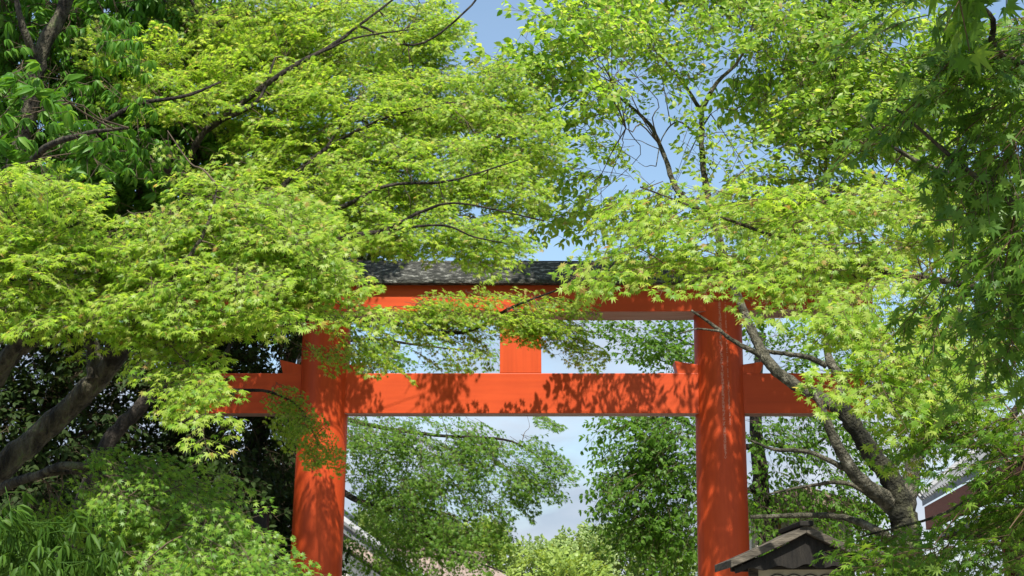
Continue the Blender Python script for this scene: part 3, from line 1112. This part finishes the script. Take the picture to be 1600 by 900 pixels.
# 2. tall maple filling the upper left and middle
b2_ = np.array([-4.0, 11.4, 0])
r2 = P(330, 420, 11.4)
tree('maple_tree', 'tall maple whose bright canopy fills the upper middle above the black lintel roof', 'tree', b2_, M['lime_far'], M['twig'], M['bark_dark'],
     ([b2_, b2_ + [0.1, 0, 1.4], P(150, 730, 11.4), P(215, 640, 11.4), P(300, 555, 11.4), P(330, 470, 11.4), P(330, 380, 11.4)], 0.085, 0.045),
     [([P(330, 470, 11.4), P(400, 340, 10.3), P(440, 292, 9.95), P(510, 232, 10.15), P(600, 185, 10.25), P(700, 160, 10.4)], 0.034, 0.006),
      ([P(510, 232, 10.15), P(535, 190, 10.2), P(560, 150, 10.4)], 0.014, 0.005),
      ([P(330, 440, 11.4), P(450, 345, 10.2), P(530, 325, 9.75), P(605, 290, 9.7), P(700, 283, 9.75), P(810, 250, 9.9)], 0.03, 0.005),
      ([P(340, 460, 11.4), P(480, 400, 10.2), P(530, 372, 9.5), P(600, 360, 9.5), P(660, 330, 9.5), P(720, 318, 9.5), P(850, 345, 9.4)], 0.03, 0.005),
      ([P(600, 360, 9.5), P(690, 352, 9.4), P(740, 370, 9.4), P(790, 380, 9.4)], 0.012, 0.004),
      ([P(330, 380, 11.4), P(290, 290, 10.6), P(320, 205, 10.3), P(400, 160, 10.2), P(430, 90, 10.5)], 0.045, 0.008),
      ([P(290, 290, 10.6), P(230, 240, 10.2), P(150, 210, 9.7), P(210, 165, 9.6), P(290, 150, 9.6), P(345, 128, 9.75)], 0.032, 0.010),
      ([P(320, 205, 10.3), P(440, 115, 10.35), P(520, 70, 10.55), P(560, 40, 10.7), P(640, -20, 10.9)], 0.03, 0.008),
      ([P(500, 82, 10.5), P(560, 58, 10.6), P(650, 45, 10.7)], 0.014, 0.005),
      ([P(560, 40, 10.7), P(650, 70, 10.7), P(730, 15, 10.7), P(760, -30, 10.7)], 0.012, 0.008),
      ([P(330, 500, 11.4), P(370, 516, 12.6), P(480, 497, 13.8), P(600, 503, 14.5), P(720, 520, 14.8), P(800, 480, 14.8), P(880, 450, 14.8)], 0.055, 0.008),
      ([P(370, 516, 12.6), P(340, 600, 12.4), P(420, 612, 12.6), P(470, 640, 12.7), P(500, 700, 12.6)], 0.025, 0.005)],
     [('maple', r2, dict(face=0.9, droop=0.25, sc=0.72, dome=(160, 0.5), twigs=0.35), [
         (200, 78, 72, 32, 10.0, .4, 3), (270, 150, 95, 42, 10.3, .5, 3), (400, 35, 140, 50, 10.6, .6, 4), (340, 95, 90, 40, 10.4, .5, 3.4),
         (430, 160, 110, 60, 10.6, .6, 4), (560, 55, 140, 70, 10.8, .7, 4.4), (672, 45, 45, 55, 10.8, .5, 3.4), (560, 180, 140, 70, 10.8, .7, 4.4),
         (670, 150, 90, 50, 10.8, .6, 4.4), (770, 150, 60, 55, 10.9, .6, 4.2), (790, 220, 70, 60, 10.9, .6, 4.2), (640, 260, 140, 60, 10.8, .6, 4.4), (770, 290, 70, 45, 10.9, .5, 4),
         (480, 265, 95, 55, 10.8, .6, 4.2), (520, 335, 100, 45, 10.9, .6, 4.4), (650, 345, 130, 38, 10.9, .6, 4.4), (770, 375, 55, 28, 11.0, .4, 3.2),
         (570, 378, 80, 14, 11.0, .4, 4), (400, 250, 70, 40, 11, .5, 3), (710, 390, 75, 16, 11, .3, 3)]),
      ('maple', P(500, 500, 14.2), dict(face=0.7, droop=0.12, sc=0.9), [
         (565, 508, 60, 24, 14.4, .3, 1.7), (650, 497, 60, 24, 14.7, .3, 3.4), (760, 464, 85, 10, 14.8, .2, 2.6), (750, 502, 110, 20, 14.8, .3, 4.2),
         (850, 510, 60, 22, 14.8, .3, 3.6), (900, 540, 24, 18, 14.8, .2, 3.4), (880, 474, 60, 12, 14.8, .2, 2.4), (600, 550, 40, 24, 14.5, .3, 2.4),
         (690, 545, 60, 16, 14.8, .3, 1.4), (520, 465, 60, 20, 14.2, .3, 1.3)]),
      ('maple', P(400, 560, 12.9), dict(face=0.7, droop=0.4, sc=0.65), [
         (505, 550, 46, 16, 13.2, .3, 1.4), (400, 618, 40, 10, 12.7, .2, 1.0), (455, 640, 18, 42, 12.7, .2, 2.4), (505, 708, 22, 26, 12.6, .2, 2.6), (485, 670, 20, 20, 12.6, .2, 2.4)]),
      ('maple', P(420, 380, 13.2), dict(face=0.5, droop=0.1, sc=1.1), [      # torii-side crown, added so its shade falls on the left pillar
         (430, 240, 130, 60, 14.3, .4, 2.2), (520, 60, 110, 60, 14.2, .4, 1.8), (690, 210, 45, 26, 14.3, .3, 2.2), (350, 120, 130, 60, 14.2, .4, 2.2), (440, 318, 80, 22, 14.6, .2, 2.4), (545, 330, 30, 20, 14.6, .2, 2), (455, -270, 70, 100, 11.3, .4, 1.5)])])

# 3. right front maple, sunlit arm and dark near sprays
b3_ = np.array([3.6, 5.6, 0])
r3 = P(1560, 430, 6.4)
tree('maple_tree', 'big leaved maple on the right whose sunlit lime arm crosses the right pillar top', 'tree', b3_, M['lime'], M['twig_red'], M['bark'],
     ([b3_, b3_ + [0, 0, 1.2], P(1900, 700, 6.0), P(1850, 480, 6.0), P(1800, 250, 5.8), P(1750, 0, 5.4)], 0.16, 0.06),
     [([P(1860, 520, 6.0), P(1700, 480, 6.2), P(1480, 440, 6.4), P(1360, 420, 6.4), P(1190, 362, 6.3), P(1000, 292, 6.3)], 0.03, 0.004),
      ([P(1700, 480, 6.2), P(1540, 690, 6.2), P(1445, 640, 6.3), P(1380, 590, 6.3)], 0.025, 0.006),
      ([P(1840, 450, 6.0), P(1650, 330, 6.2), P(1430, 250, 6.3), P(1345, 180, 6.3)], 0.025, 0.006),
      ([P(1360, 420, 6.4), P(1260, 440, 6.4), P(1150, 420, 6.3), P(1060, 430, 6.2)], 0.010, 0.004)],
     [('maple', r3, dict(face=0.8, droop=0.25, sc=0.72, twigs=0.15, dome=(380, 0.35)), [
         (1010, 330, 75, 36, 6.3, .4, 1.8), (1110, 318, 85, 34, 6.3, .4, 2), (1080, 375, 110, 42, 6.3, .4, 2.6), (1200, 330, 100, 55, 6.3, .5, 2.8),
         (955, 395, 65, 25, 6.3, .3, 1.8), (1150, 410, 90, 26, 6.3, .3, 2.6), (1290, 378, 105, 50, 6.3, .5, 3), (1060, 440, 70, 14, 6.2, .2, 1.8),
         (1285, 430, 90, 14, 6.3, .3, 2.0), (1400, 340, 110, 90, 6.4, .5, 3), (1390, 475, 90, 55, 6.3, .4, 2.8),
         (1460, 560, 90, 75, 6.4, .5, 2.8), (1425, 605, 55, 36, 6.4, .4, 2.2), (960, 430, 40, 14, 6.2, .2, 1.6), (1235, 462, 50, 8, 6.3, .2, 1.5), (1325, 462, 40, 18, 6.3, .2, 2), (1325, 592, 20, 12, 6.5, .2, 1.4), (1440, 640, 40, 26, 6.8, .2, 2), (1425, 690, 26, 10, 6.9, .2, 1.4)])])
b3b = np.array([3.2, 3.2, 0])
tree('maple_tree', 'dark green maple hanging closest to the viewer in the top right corner', 'tree', b3b, M['deep'], M['twig_red'], M['bark'],
     ([b3b, b3b + [0, 0, 1.5], b3b + [-0.1, 0.1, 3.0], b3b + [-0.2, 0.2, 4.4], b3b + [-0.5, 0.0, 6.0]], 0.14, 0.05),
     [([b3b + [-0.1, 0.1, 3.0], P(1650, 110, 3.9), P(1545, 20, 3.8), P(1480, -30, 3.8)], 0.016, 0.006),
      ([b3b + [-0.1, 0.1, 2.6], P(1690, 330, 4.0), P(1560, 300, 4.0), P(1400, 170, 4.0)], 0.025, 0.004),
      ([b3b + [0, 0, 2.0], P(1700, 700, 5.0), P(1600, 720, 5.4), P(1480, 800, 5.8), P(1340, 840, 6.0)], 0.018, 0.004)],
     [('maple_big', P(1680, 180, 4.0), dict(face=0.3, droop=0.45, sc=0.75, twigs=0.1), [
         (1370, 25, 70, 28, 3.9, .3, 1.6), (1490, 75, 90, 60, 3.9, .3, 2.6), (1570, 80, 60, 90, 4.0, .3, 3), (1595, 40, 30, 50, 4.2, .2, 2.6), (1595, 220, 25, 70, 4.2, .2, 2.6), (1440, 165, 70, 30, 4.0, .3, 1.5),
         (1550, 220, 75, 70, 4.0, .3, 3.2), (1570, 340, 65, 80, 4.1, .3, 3.2), (1490, 290, 45, 34, 4.0, .3, 1.6), (1580, 460, 60, 70, 4.2, .3, 3.2), (1525, 540, 55, 45, 4.2, .3, 2.6), (1470, 460, 40, 30, 4.2, .2, 1.4)]),
      ('maple', P(1700, 700, 5.0), dict(face=0.3, droop=0.1, sc=0.75), [
         (1520, 640, 90, 55, 5.6, .4, 2.4), (1575, 730, 70, 70, 5.4, .4, 3.2), (1570, 672, 36, 18, 5.6, .3, 2.2), (1460, 872, 120, 22, 5.8, .4, 3), (1560, 850, 80, 50, 5.6, .4, 3.2),
         (1395, 850, 75, 16, 6.0, .3, 2), (1340, 890, 60, 12, 6.0, .3, 2), (1345, 858, 40, 8, 6.0, .2, 1.6), (1585, 800, 30, 30, 5.6, .3, 2.4)]),
      ('maple_big', b3b + [-0.3, 0, 5.0], dict(face=0.2, droop=0.2, sc=1.3, twigs=0.2), [      # unseen crown overhead, added to shade the near sprays
         (1560, -420, 360, 140, 3.2, .8, 1.0), (1420, -700, 300, 120, 3.0, .5, 1.6), (1750, -200, 300, 120, 3.4, .8, 1.2), (1560, -1100, 420, 300, 2.4, .8, 1.0)])])

# 4. oval-leaved tree with a forked pale trunk in front of the right end of the torii
b4_ = P(1415, 900, 12.2) * [1, 1, 0]
r4 = P(1120, 330, 12.8)
fork = P(1400, 745, 12.2)
tree('hackberry_tree', 'oval leaved tree with a forked lichened trunk crossing the right end of the torii', 'tree', b4_, M['oval'], M['twig'], (M['bark_mossy'], M['bark_pale']),
     ([b4_, P(1418, 870, 12.2), P(1412, 810, 12.2), P(1396, 755, 12.15), P(1362, 708, 12.1), P(1330, 660, 12.0), P(1308, 625, 12.0)], 0.155, 0.065),
     [
      ([P(1325, 652, 12.0), P(1290, 625, 12.0), P(1225, 590, 12.1), P(1195, 555, 12.3), P(1170, 505, 12.6), P(1135, 410, 12.8), P(1105, 300, 13.0), P(1097, 235, 13.2), P(1097, 165, 13.3)], 0.068, 0.026),
      ([P(1097, 170, 13.3), P(1120, 130, 13.3), P(1160, 85, 13.3), P(1190, -10, 13.3)], 0.028, 0.010),
      ([P(1097, 175, 13.3), P(1060, 120, 13.3), P(1010, 60, 13.3), P(985, 0, 13.3)], 0.026, 0.009),
      ([P(1120, 350, 12.9), P(1060, 300, 13.0), P(1040, 250, 13.1), P(1015, 195, 13.2), P(965, 150, 13.3), P(920, 115, 13.3)], 0.04, 0.008),
      ([P(1092, 215, 13.2), P(1060, 190, 13.1), P(1035, 215, 13.0), P(1025, 260, 13.0)], 0.012, 0.005),
      ([P(1200, 560, 12.3), P(1150, 535, 12.4), P(1110, 505, 12.4), P(1080, 485, 12.4)], 0.03, 0.010),
      ([P(1128, 518, 12.4), P(1090, 514, 12.4), P(1060, 522, 12.4)], 0.014, 0.005),
      ([P(1308, 625, 12.0), P(1318, 600, 12.1), P(1295, 560, 12.2), P(1295, 510, 12.4), P(1300, 400, 12.8), P(1290, 250, 13), P(1310, 80, 13)], 0.06, 0.012),
      ([P(1292, 572, 12.2), P(1262, 558, 12.2), P(1220, 552, 12.3), P(1195, 548, 12.4)], 0.03, 0.018),
      ([P(1400, 790, 12.2), P(1340, 745, 12.0), P(1310, 700, 11.9), P(1285, 640, 11.9), P(1260, 590, 12)], 0.085, 0.02),
      ([P(1330, 738, 12.0), P(1270, 708, 11.9), P(1210, 702, 11.8), P(1172, 688, 11.8)], 0.03, 0.010),
      ([P(1402, 810, 12.2), P(1330, 757, 12.2), P(1260, 760, 12.2), P(1200, 772, 12.2)], 0.03, 0.008),
      ([P(1405, 850, 12.2), P(1340, 815, 12.3), P(1280, 805, 12.4), P(1172, 808, 12.5)], 0.045, 0.018),
      ([P(1412, 800, 12.2), P(1425, 740, 12.3), P(1440, 690, 12.4), P(1470, 600, 12.6), P(1520, 400, 12.8)], 0.10, 0.03)],
     [('oval', r4, dict(face=0.75, droop=0.1, sc=0.9, flat=0.7), [
         (910, 50, 95, 50, 11.4, .4, 2.8), (870, 150, 80, 55, 11.3, .4, 2.8), (840, 220, 75, 60, 11.2, .4, 2.8), (1010, 50, 100, 50, 12.8, .5, 2.4), (1150, 40, 100, 45, 13.0, .6, 1.3), (1030, 120, 60, 20, 12.9, .3, 1.8), (985, 170, 50, 14, 12.9, .3, 1.2), (955, 238, 30, 14, 12.9, .3, 1.3), (1065, 258, 40, 14, 12.9, .3, 1.4), (1060, 180, 24, 14, 12.9, .2, 1.0), (1130, 225, 45, 30, 12.9, .3, 1.3), (960, 140, 40, 20, 12.2, .3, 1.6),
         (1270, 60, 110, 65, 13.0, .6, 2.6), (1050, 105, 40, 16, 12.9, .3, 1.2), (1225, 155, 60, 45, 13.0, .5, 1.4), (1300, 180, 100, 75, 13.0, .6, 2.8), (1210, 250, 70, 40, 13.0, .5, 2.0),
         (900, 285, 60, 32, 12.6, .4, 1.6), (985, 262, 35, 14, 12.8, .3, 1.2), (860, 345, 45, 32, 12.6, .3, 1.4), (1420, 120, 110, 100, 13.0, .6, 2.8), (1420, 280, 100, 80, 13.0, .5, 2.6),
         (960, 195, 30, 22, 12.9, .3, 1.0), (930, 340, 50, 26, 12.7, .3, 1.8), (1510, 430, 110, 110, 13.0, .6, 2.4), (1535, 140, 90, 120, 13.3, .5, 2.6), (1540, 310, 80, 60, 13.3, .5, 2.4), (920, 135, 45, 26, 12.2, .3, 2), (800, 105, 36, 34, 11.6, .3, 2.2)]),
      ('oval', P(1180, 60, 13.6), dict(face=0.25, droop=0.05, sc=1.1, flat=0.8), [       # upper crown, added to shade the right half of the torii
         (985, 60, 60, 40, 14.2, .3, 2.2), (1230, 110, 90, 85, 14.2, .4, 2.6), (1330, 140, 120, 100, 14.2, .4, 3), (960, -70, 110, 70, 13.8, .4, 3), (1150, -80, 160, 90, 13.8, .5, 3), (1330, -60, 130, 80, 13.8, .5, 3), (930, 318, 50, 22, 14.6, .2, 3), (1020, 318, 60, 22, 14.6, .2, 3.4), (1120, 300, 50, 22, 14.6, .2, 2), (1230, 318, 80, 26, 14.6, .2, 3.2), (1310, 300, 60, 30, 14.6, .2, 3), (1040, 0, 60, 26, 13.8, .2, 3), (1180, 0, 80, 26, 13.8, .2, 3), (1310, 0, 70, 26, 13.8, .2, 3), (1040, -130, 70, 50, 13.9, .3, 2.6), (930, -20, 50, 40, 14.0, .3, 2.4)])])

# 5. oval-leaved tree beyond the right pillar
b5_ = P(1190, 900, 23) * [1, 1, 0]
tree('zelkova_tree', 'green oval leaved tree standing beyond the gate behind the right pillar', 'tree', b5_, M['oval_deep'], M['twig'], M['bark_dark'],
     ([b5_, P(1200, 860, 23), P(1190, 760, 23), P(1180, 640, 23), P(1190, 520, 23)], 0.25, 0.07),
     [([P(1190, 760, 23), P(1120, 780, 22.5), P(1040, 770, 22.2), P(990, 740, 22)], 0.06, 0.012),
      ([P(1190, 700, 23), P(1120, 690, 22.5), P(1050, 650, 22.2), P(980, 650, 22)], 0.06, 0.012),
      ([P(1185, 620, 23), P(1120, 560, 22.6), P(1040, 520, 22.4)], 0.05, 0.012),
      ([P(1190, 690, 23), P(1260, 700, 23), P(1320, 660, 23)], 0.05, 0.015)],
     [('oval_small', P(1130, 650, 22.6), dict(face=0.4, droop=0.1, sc=1.15, flat=0.8, twigs=0.12), [p_[:6] + (p_[6] * 0.8,) for p_ in [
         (1020, 530, 70, 38, 22, .8, 2.2), (1050, 570, 50, 40, 22, .8, 2.4), (930, 505, 50, 20, 22, .5, 1.3), (990, 690, 65, 45, 22, .8, 2.6), (1050, 690, 60, 50, 22, .8, 2.6), (1040, 770, 80, 55, 22, .8, 2.8),
         (970, 770, 50, 45, 22, .8, 2.6), (1060, 850, 70, 50, 22, .8, 2.8), (1000, 830, 55, 35, 22, .8, 2.4), (1000, 655, 60, 14, 22, .5, 1.6),
         (1210, 525, 50, 26, 22, .6, 2.2), (1240, 690, 75, 38, 22.5, .8, 2.2), (1210, 770, 50, 45, 22.5, .8, 2), (1310, 780, 80, 45, 22.5, .8, 2.6), (1280, 660, 60, 28, 22.5, .8, 1.8),
         (1370, 560, 70, 70, 23, .8, 2.2), (1470, 600, 80, 70, 23, .8, 2.0), (1560, 540, 70, 60, 23, .8, 2.2), (1280, 570, 50, 20, 23, .5, 1.6), (1380, 690, 60, 50, 23, .8, 2), (1330, 850, 70, 40, 22, .8, 2.6), (1195, 855, 25, 40, 22, .5, 1.5)]])])

# 6. maple beyond the left pillar, drooping into the gap
b6_ = P(430, 900, 22) * [1, 1, 0]
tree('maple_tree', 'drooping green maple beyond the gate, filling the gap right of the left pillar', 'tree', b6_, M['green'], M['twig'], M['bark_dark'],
     ([b6_, P(430, 850, 22), P(455, 720, 22), P(470, 600, 22), P(480, 480, 22)], 0.22, 0.07),
     [([P(455, 700, 22), P(540, 772, 21.5), P(600, 795, 21.2), P(640, 815, 21), P(700, 860, 20.8), P(790, 895, 20.6)], 0.07, 0.010),
      ([P(600, 795, 21.2), P(640, 793, 21), P(690, 800, 20.8), P(730, 815, 20.7)], 0.025, 0.008),
      ([P(470, 620, 22), P(560, 660, 21.5), P(680, 680, 21), P(800, 690, 20.8), P(870, 740, 20.6)], 0.05, 0.008),
      ([P(475, 560, 22), P(560, 530, 21.6), P(660, 540, 21.4), P(750, 550, 21.2)], 0.04, 0.007)],
     [('maple', P(480, 640, 21.8), dict(face=0.6, droop=0.45, sc=1.1), [p_[:6] + (p_[6] * 0.8,) for p_ in [
         (600, 680, 65, 36, 21.2, .8, 2.2), (680, 680, 75, 30, 21, .8, 2.0), (780, 692, 70, 26, 20.8, .6, 2.2), (620, 745, 75, 40, 21, .8, 2.2), (720, 745, 75, 42, 20.9, .8, 2.2), (838, 742, 55, 26, 20.7, .5, 3.0),
         (790, 780, 45, 20, 20.7, .5, 1.8), (640, 815, 85, 40, 20.9, .8, 2.4), (735, 830, 60, 40, 20.8, .8, 2.2), (590, 870, 60, 30, 21, .8, 2.2), (690, 880, 70, 20, 20.8, .6, 1.6), (862, 718, 30, 16, 20.6, .3, 2.4),
         (650, 545, 40, 28, 21.3, .5, 1.3), (740, 555, 40, 22, 21.3, .5, 1.2), (590, 560, 40, 35, 21.4, .5, 2), (840, 660, 60, 10, 20.8, .3, 1.1), (620, 790, 60, 60, 23, .6, 1.4)]])])

# 7. evergreen with long hanging leaves, upper left
b7_ = np.array([-5.0, 10.6, 0])
r7 = P(90, 130, 10.2)
tree('evergreen_oak', 'dark evergreen with long hanging leaves in the upper left corner', 'tree', b7_, M['evergreen'], M['twig'], M['bark'],
     ([b7_, b7_ + [0.2, 0, 1.5], P(-60, 560, 10.6), P(10, 320, 10.4), P(45, 170, 10.2), P(65, 80, 10.2), P(105, 0, 10.2), P(150, -150, 10.2)], 0.10, 0.05),
     [([P(60, 100, 10.2), P(35, 40, 10), P(20, -30, 10)], 0.04, 0.02),
      ([P(10, 320, 10.4), P(60, 240, 9.2), P(130, 210, 8.6), P(200, 200, 8.4)], 0.04, 0.01),
      ([P(150, -150, 10.2), P(260, -60, 10.6), P(330, 60, 11)], 0.04, 0.01)],
     [('whorl', r7, dict(face=0.5, droop=0.5, sc=0.8, flat=0.7), [
         (60, 40, 110, 80, 11.2, .6, 7), (190, 40, 100, 70, 11.2, .6, 7), (310, 40, 90, 70, 12, .6, 6), (110, 160, 130, 75, 11.2, .6, 7), (250, 210, 100, 75, 11.6, .5, 7),
         (40, 270, 120, 70, 11.4, .6, 7), (180, 280, 120, 65, 11.6, .6, 6), (340, 260, 80, 80, 12.2, .5, 5), (300, 340, 90, 50, 12, .5, 4), (370, 120, 100, 90, 11.9, .4, 3), (400, 330, 90, 80, 11.9, .4, 3), (150, 370, 160, 60, 12, .5, 4)]),
      ('whorl', P(60, 100, 10.0), dict(face=0.6, droop=0.5, sc=0.62, flat=0.7), [(150, 180, 85, 60, 9.6, .4, 2.4), (190, 80, 50, 50, 9.8, .4, 2.0), (20, 110, 30, 50, 9.6, .4, 2.0), (220, 250, 70, 40, 9.8, .4, 2.2), (90, 290, 60, 30, 9.6, .3, 2)]),
      ('whorl', P(30, 130, 7.6), dict(face=0.5, droop=0.35, sc=0.7, jit=0.6), [
         (35, 135, 30, 22, 7.4, .2, 3), (20, 225, 40, 24, 7.3, .2, 4), (65, 175, 28, 20, 7.5, .2, 2.5), (140, 230, 28, 16, 7.6, .2, 2.5), (15, 180, 30, 20, 7.4, .2, 3)]),
      ('whorl', P(100, -300, 10.5), dict(face=0.2, droop=0.3, sc=1.5), [                   # unseen crown overhead, added to shade the left side
         (60, -200, 260, 110, 10.4, .8, 0.9), (200, -200, 110, 110, 11.0, .8, 0.9), (60, -420, 300, 160, 9.8, 1.0, 0.8), (130, -420, 140, 160, 10.6, 1.0, 0.8)])])

# 8. shaded thicket of broadleaf evergreens behind the left trees
for k, (px, Yb, lab, lst) in enumerate([
    (60, 15.5, 'shaded broadleaf evergreen at the left edge behind the thick maple limbs', [
        (20, 560, 120, 90, 15.2, .8, 2.0), (130, 560, 100, 80, 15.4, .8, 2.0), (0, 700, 120, 90, 15.2, .8, 2.2), (120, 690, 90, 80, 15.4, .8, 1.8), (60, 830, 140, 90, 15, .8, 3), (60, 440, 140, 70, 15.4, .8, 3), (190, 860, 90, 70, 15, .8, 3)]),
    (270, 17.0, 'shaded broadleaf evergreen behind the forked trunk left of the left pillar', [
        (220, 590, 90, 80, 16.6, .8, 1.7), (310, 560, 80, 80, 16.8, .8, 2.4), (250, 690, 90, 70, 16.6, .8, 2.0), (320, 760, 100, 70, 16.6, .8, 2.4), (240, 800, 100, 80, 16.5, .8, 2.6), (300, 470, 120, 70, 16.8, .8, 3), (320, 860, 100, 60, 16.4, .8, 2.4), (220, 380, 150, 80, 16.8, .8, 3)]),
    (400, 18.5, 'shaded broadleaf evergreen directly left of the left pillar behind the dark post', [
        (390, 540, 80, 50, 18.2, .8, 2.4), (440, 510, 60, 40, 18.2, .8, 2.4), (390, 690, 70, 50, 18.2, .8, 1.9), (440, 740, 50, 60, 18.2, .8, 1.6), (400, 820, 90, 60, 18, .8, 2.4), (430, 870, 90, 50, 18, .8, 2.4), (380, 620, 80, 40, 18.2, .8, 2.2), (430, 400, 120, 90, 18.2, .8, 2.8), (560, 440, 80, 50, 18.2, .6, 2)])]):
    bb = P(px, 900, Yb) * [1, 1, 0]
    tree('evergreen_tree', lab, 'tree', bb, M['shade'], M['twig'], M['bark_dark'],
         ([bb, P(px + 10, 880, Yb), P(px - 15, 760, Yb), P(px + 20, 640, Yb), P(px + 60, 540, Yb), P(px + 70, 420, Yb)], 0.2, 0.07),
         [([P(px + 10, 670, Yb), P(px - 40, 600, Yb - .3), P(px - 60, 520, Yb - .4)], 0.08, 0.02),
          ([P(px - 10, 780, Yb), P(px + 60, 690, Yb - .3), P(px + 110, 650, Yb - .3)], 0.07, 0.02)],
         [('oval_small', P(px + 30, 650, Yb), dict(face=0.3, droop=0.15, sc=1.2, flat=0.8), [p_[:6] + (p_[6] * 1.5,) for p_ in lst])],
         group=None)

# 9. bamboo-leaved shrub, bottom left corner
b9_ = P(30, 900, 5.6) * [1, 1, 0]
sh9 = thing('bamboo_shrub', 'mid green narrow leaved bamboo shrub in the bottom left corner', 'shrub', b9_)
mb = MB()
for i in range(9):
    q = np.array([rng.uniform(-0.45, 0.45), rng.uniform(-.3, .3), 0])
    mb.tube([q, q + [0.02, 0, 0.7], q * 1.2 + [0.05, -0.03, 1.75]], [0.009, 0.008, 0.004], 6)
mb.build('canes', M['bamboo'], sh9)
cr = Crown()
for pd in [(60, 845, 90, 38, 5.5, .3, 2.4), (20, 805, 50, 20, 5.6, .3, 1.6), (120, 880, 60, 24, 5.5, .3, 2.2), (30, 890, 90, 24, 5.4, .3, 2.4)]:
    cr.pad('bamboo', *pd, root=P(40, 930, 5.6), face=0.4, droop=0.3, sc=0.52, jit=0.5)
cr.build([M['bamboo'], M['bamboo']], sh9, b9_, 'leaves')

# 10. far trees beyond the gap
far_spec = [
    (765, 838, 40, 62, 'far_yellow', 'yellow green far tree at the left end of the distant row, under the drooping maple'),
    (845, 862, 52, 78, 'far', 'round pale green far tree left of the middle of the gap'),
    (905, 858, 40, 84, 'far', 'small round far tree in the middle of the distant row'),
    (955, 842, 52, 90, 'far', 'tallest pale far tree at the right of the distant row'),
    (1020, 850, 50, 88, 'far', 'far tree half hidden behind the oval leaved tree'),
    (880, 885, 45, 60, 'far_yellow', 'low yellow green far tree at the foot of the gap'),
    (690, 835, 60, 80, 'far', 'far tree behind the bark roofed building'),
    (575, 825, 50, 86, 'far', 'far tree showing just right of the left pillar above the tiled verge'),
]
for i, (px, py, rx, Y, mk, lab) in enumerate(far_spec):
    c = P(px, py, Y)
    base = np.array([c[0], Y, 0])
    t = thing('broadleaf_tree', lab, 'tree', base, 'distant trees beyond the gate')
    s = Y / F
    top = P(px, py - 18, Y)[2]
    mb = MB()
    limb(mb, [(0, 0, 0), (0.1, 0, top * 0.3), (-0.1, 0, top * 0.6), (0, 0, top * 0.85)], 0.35, 0.10, 8)
    mb.build('trunk', M['bark_dark'], t, smooth=True)
    cr = Crown()
    for j in range(9):
        a = rng.uniform(0, 6.28)
        q = rng.uniform(0.2, 0.75)
        cr.pad('clump', px + rx * q * math.cos(a), py + 12 + 18 * q * math.sin(a) + 6 * q, rx * 0.5, 20 * rng.uniform(.7, 1.1), Y + rng.uniform(-1, 1) * rx * s * .7, rx * s * 0.3, 2.2, np.array([c[0], Y, top * 0.6]), face=0.4, droop=0.0, sc=0.65, flat=1.0, twigs=0.0)
    for j in range(5):
        cr.pad('clump', px + rng.uniform(-.8, .8) * rx, py + 50 + rng.uniform(-10, 20), rx * 0.6, 22, Y, rx * s * .5, 1.8, np.array([c[0], Y, top * 0.5]), face=0.4, droop=0.0, sc=0.65, flat=1.0, twigs=0.0)
    cr.build([M[mk], M['twig']], t, base)
    TOTAL[0] += cr.leaves

print('TOTAL leaves', TOTAL[0])
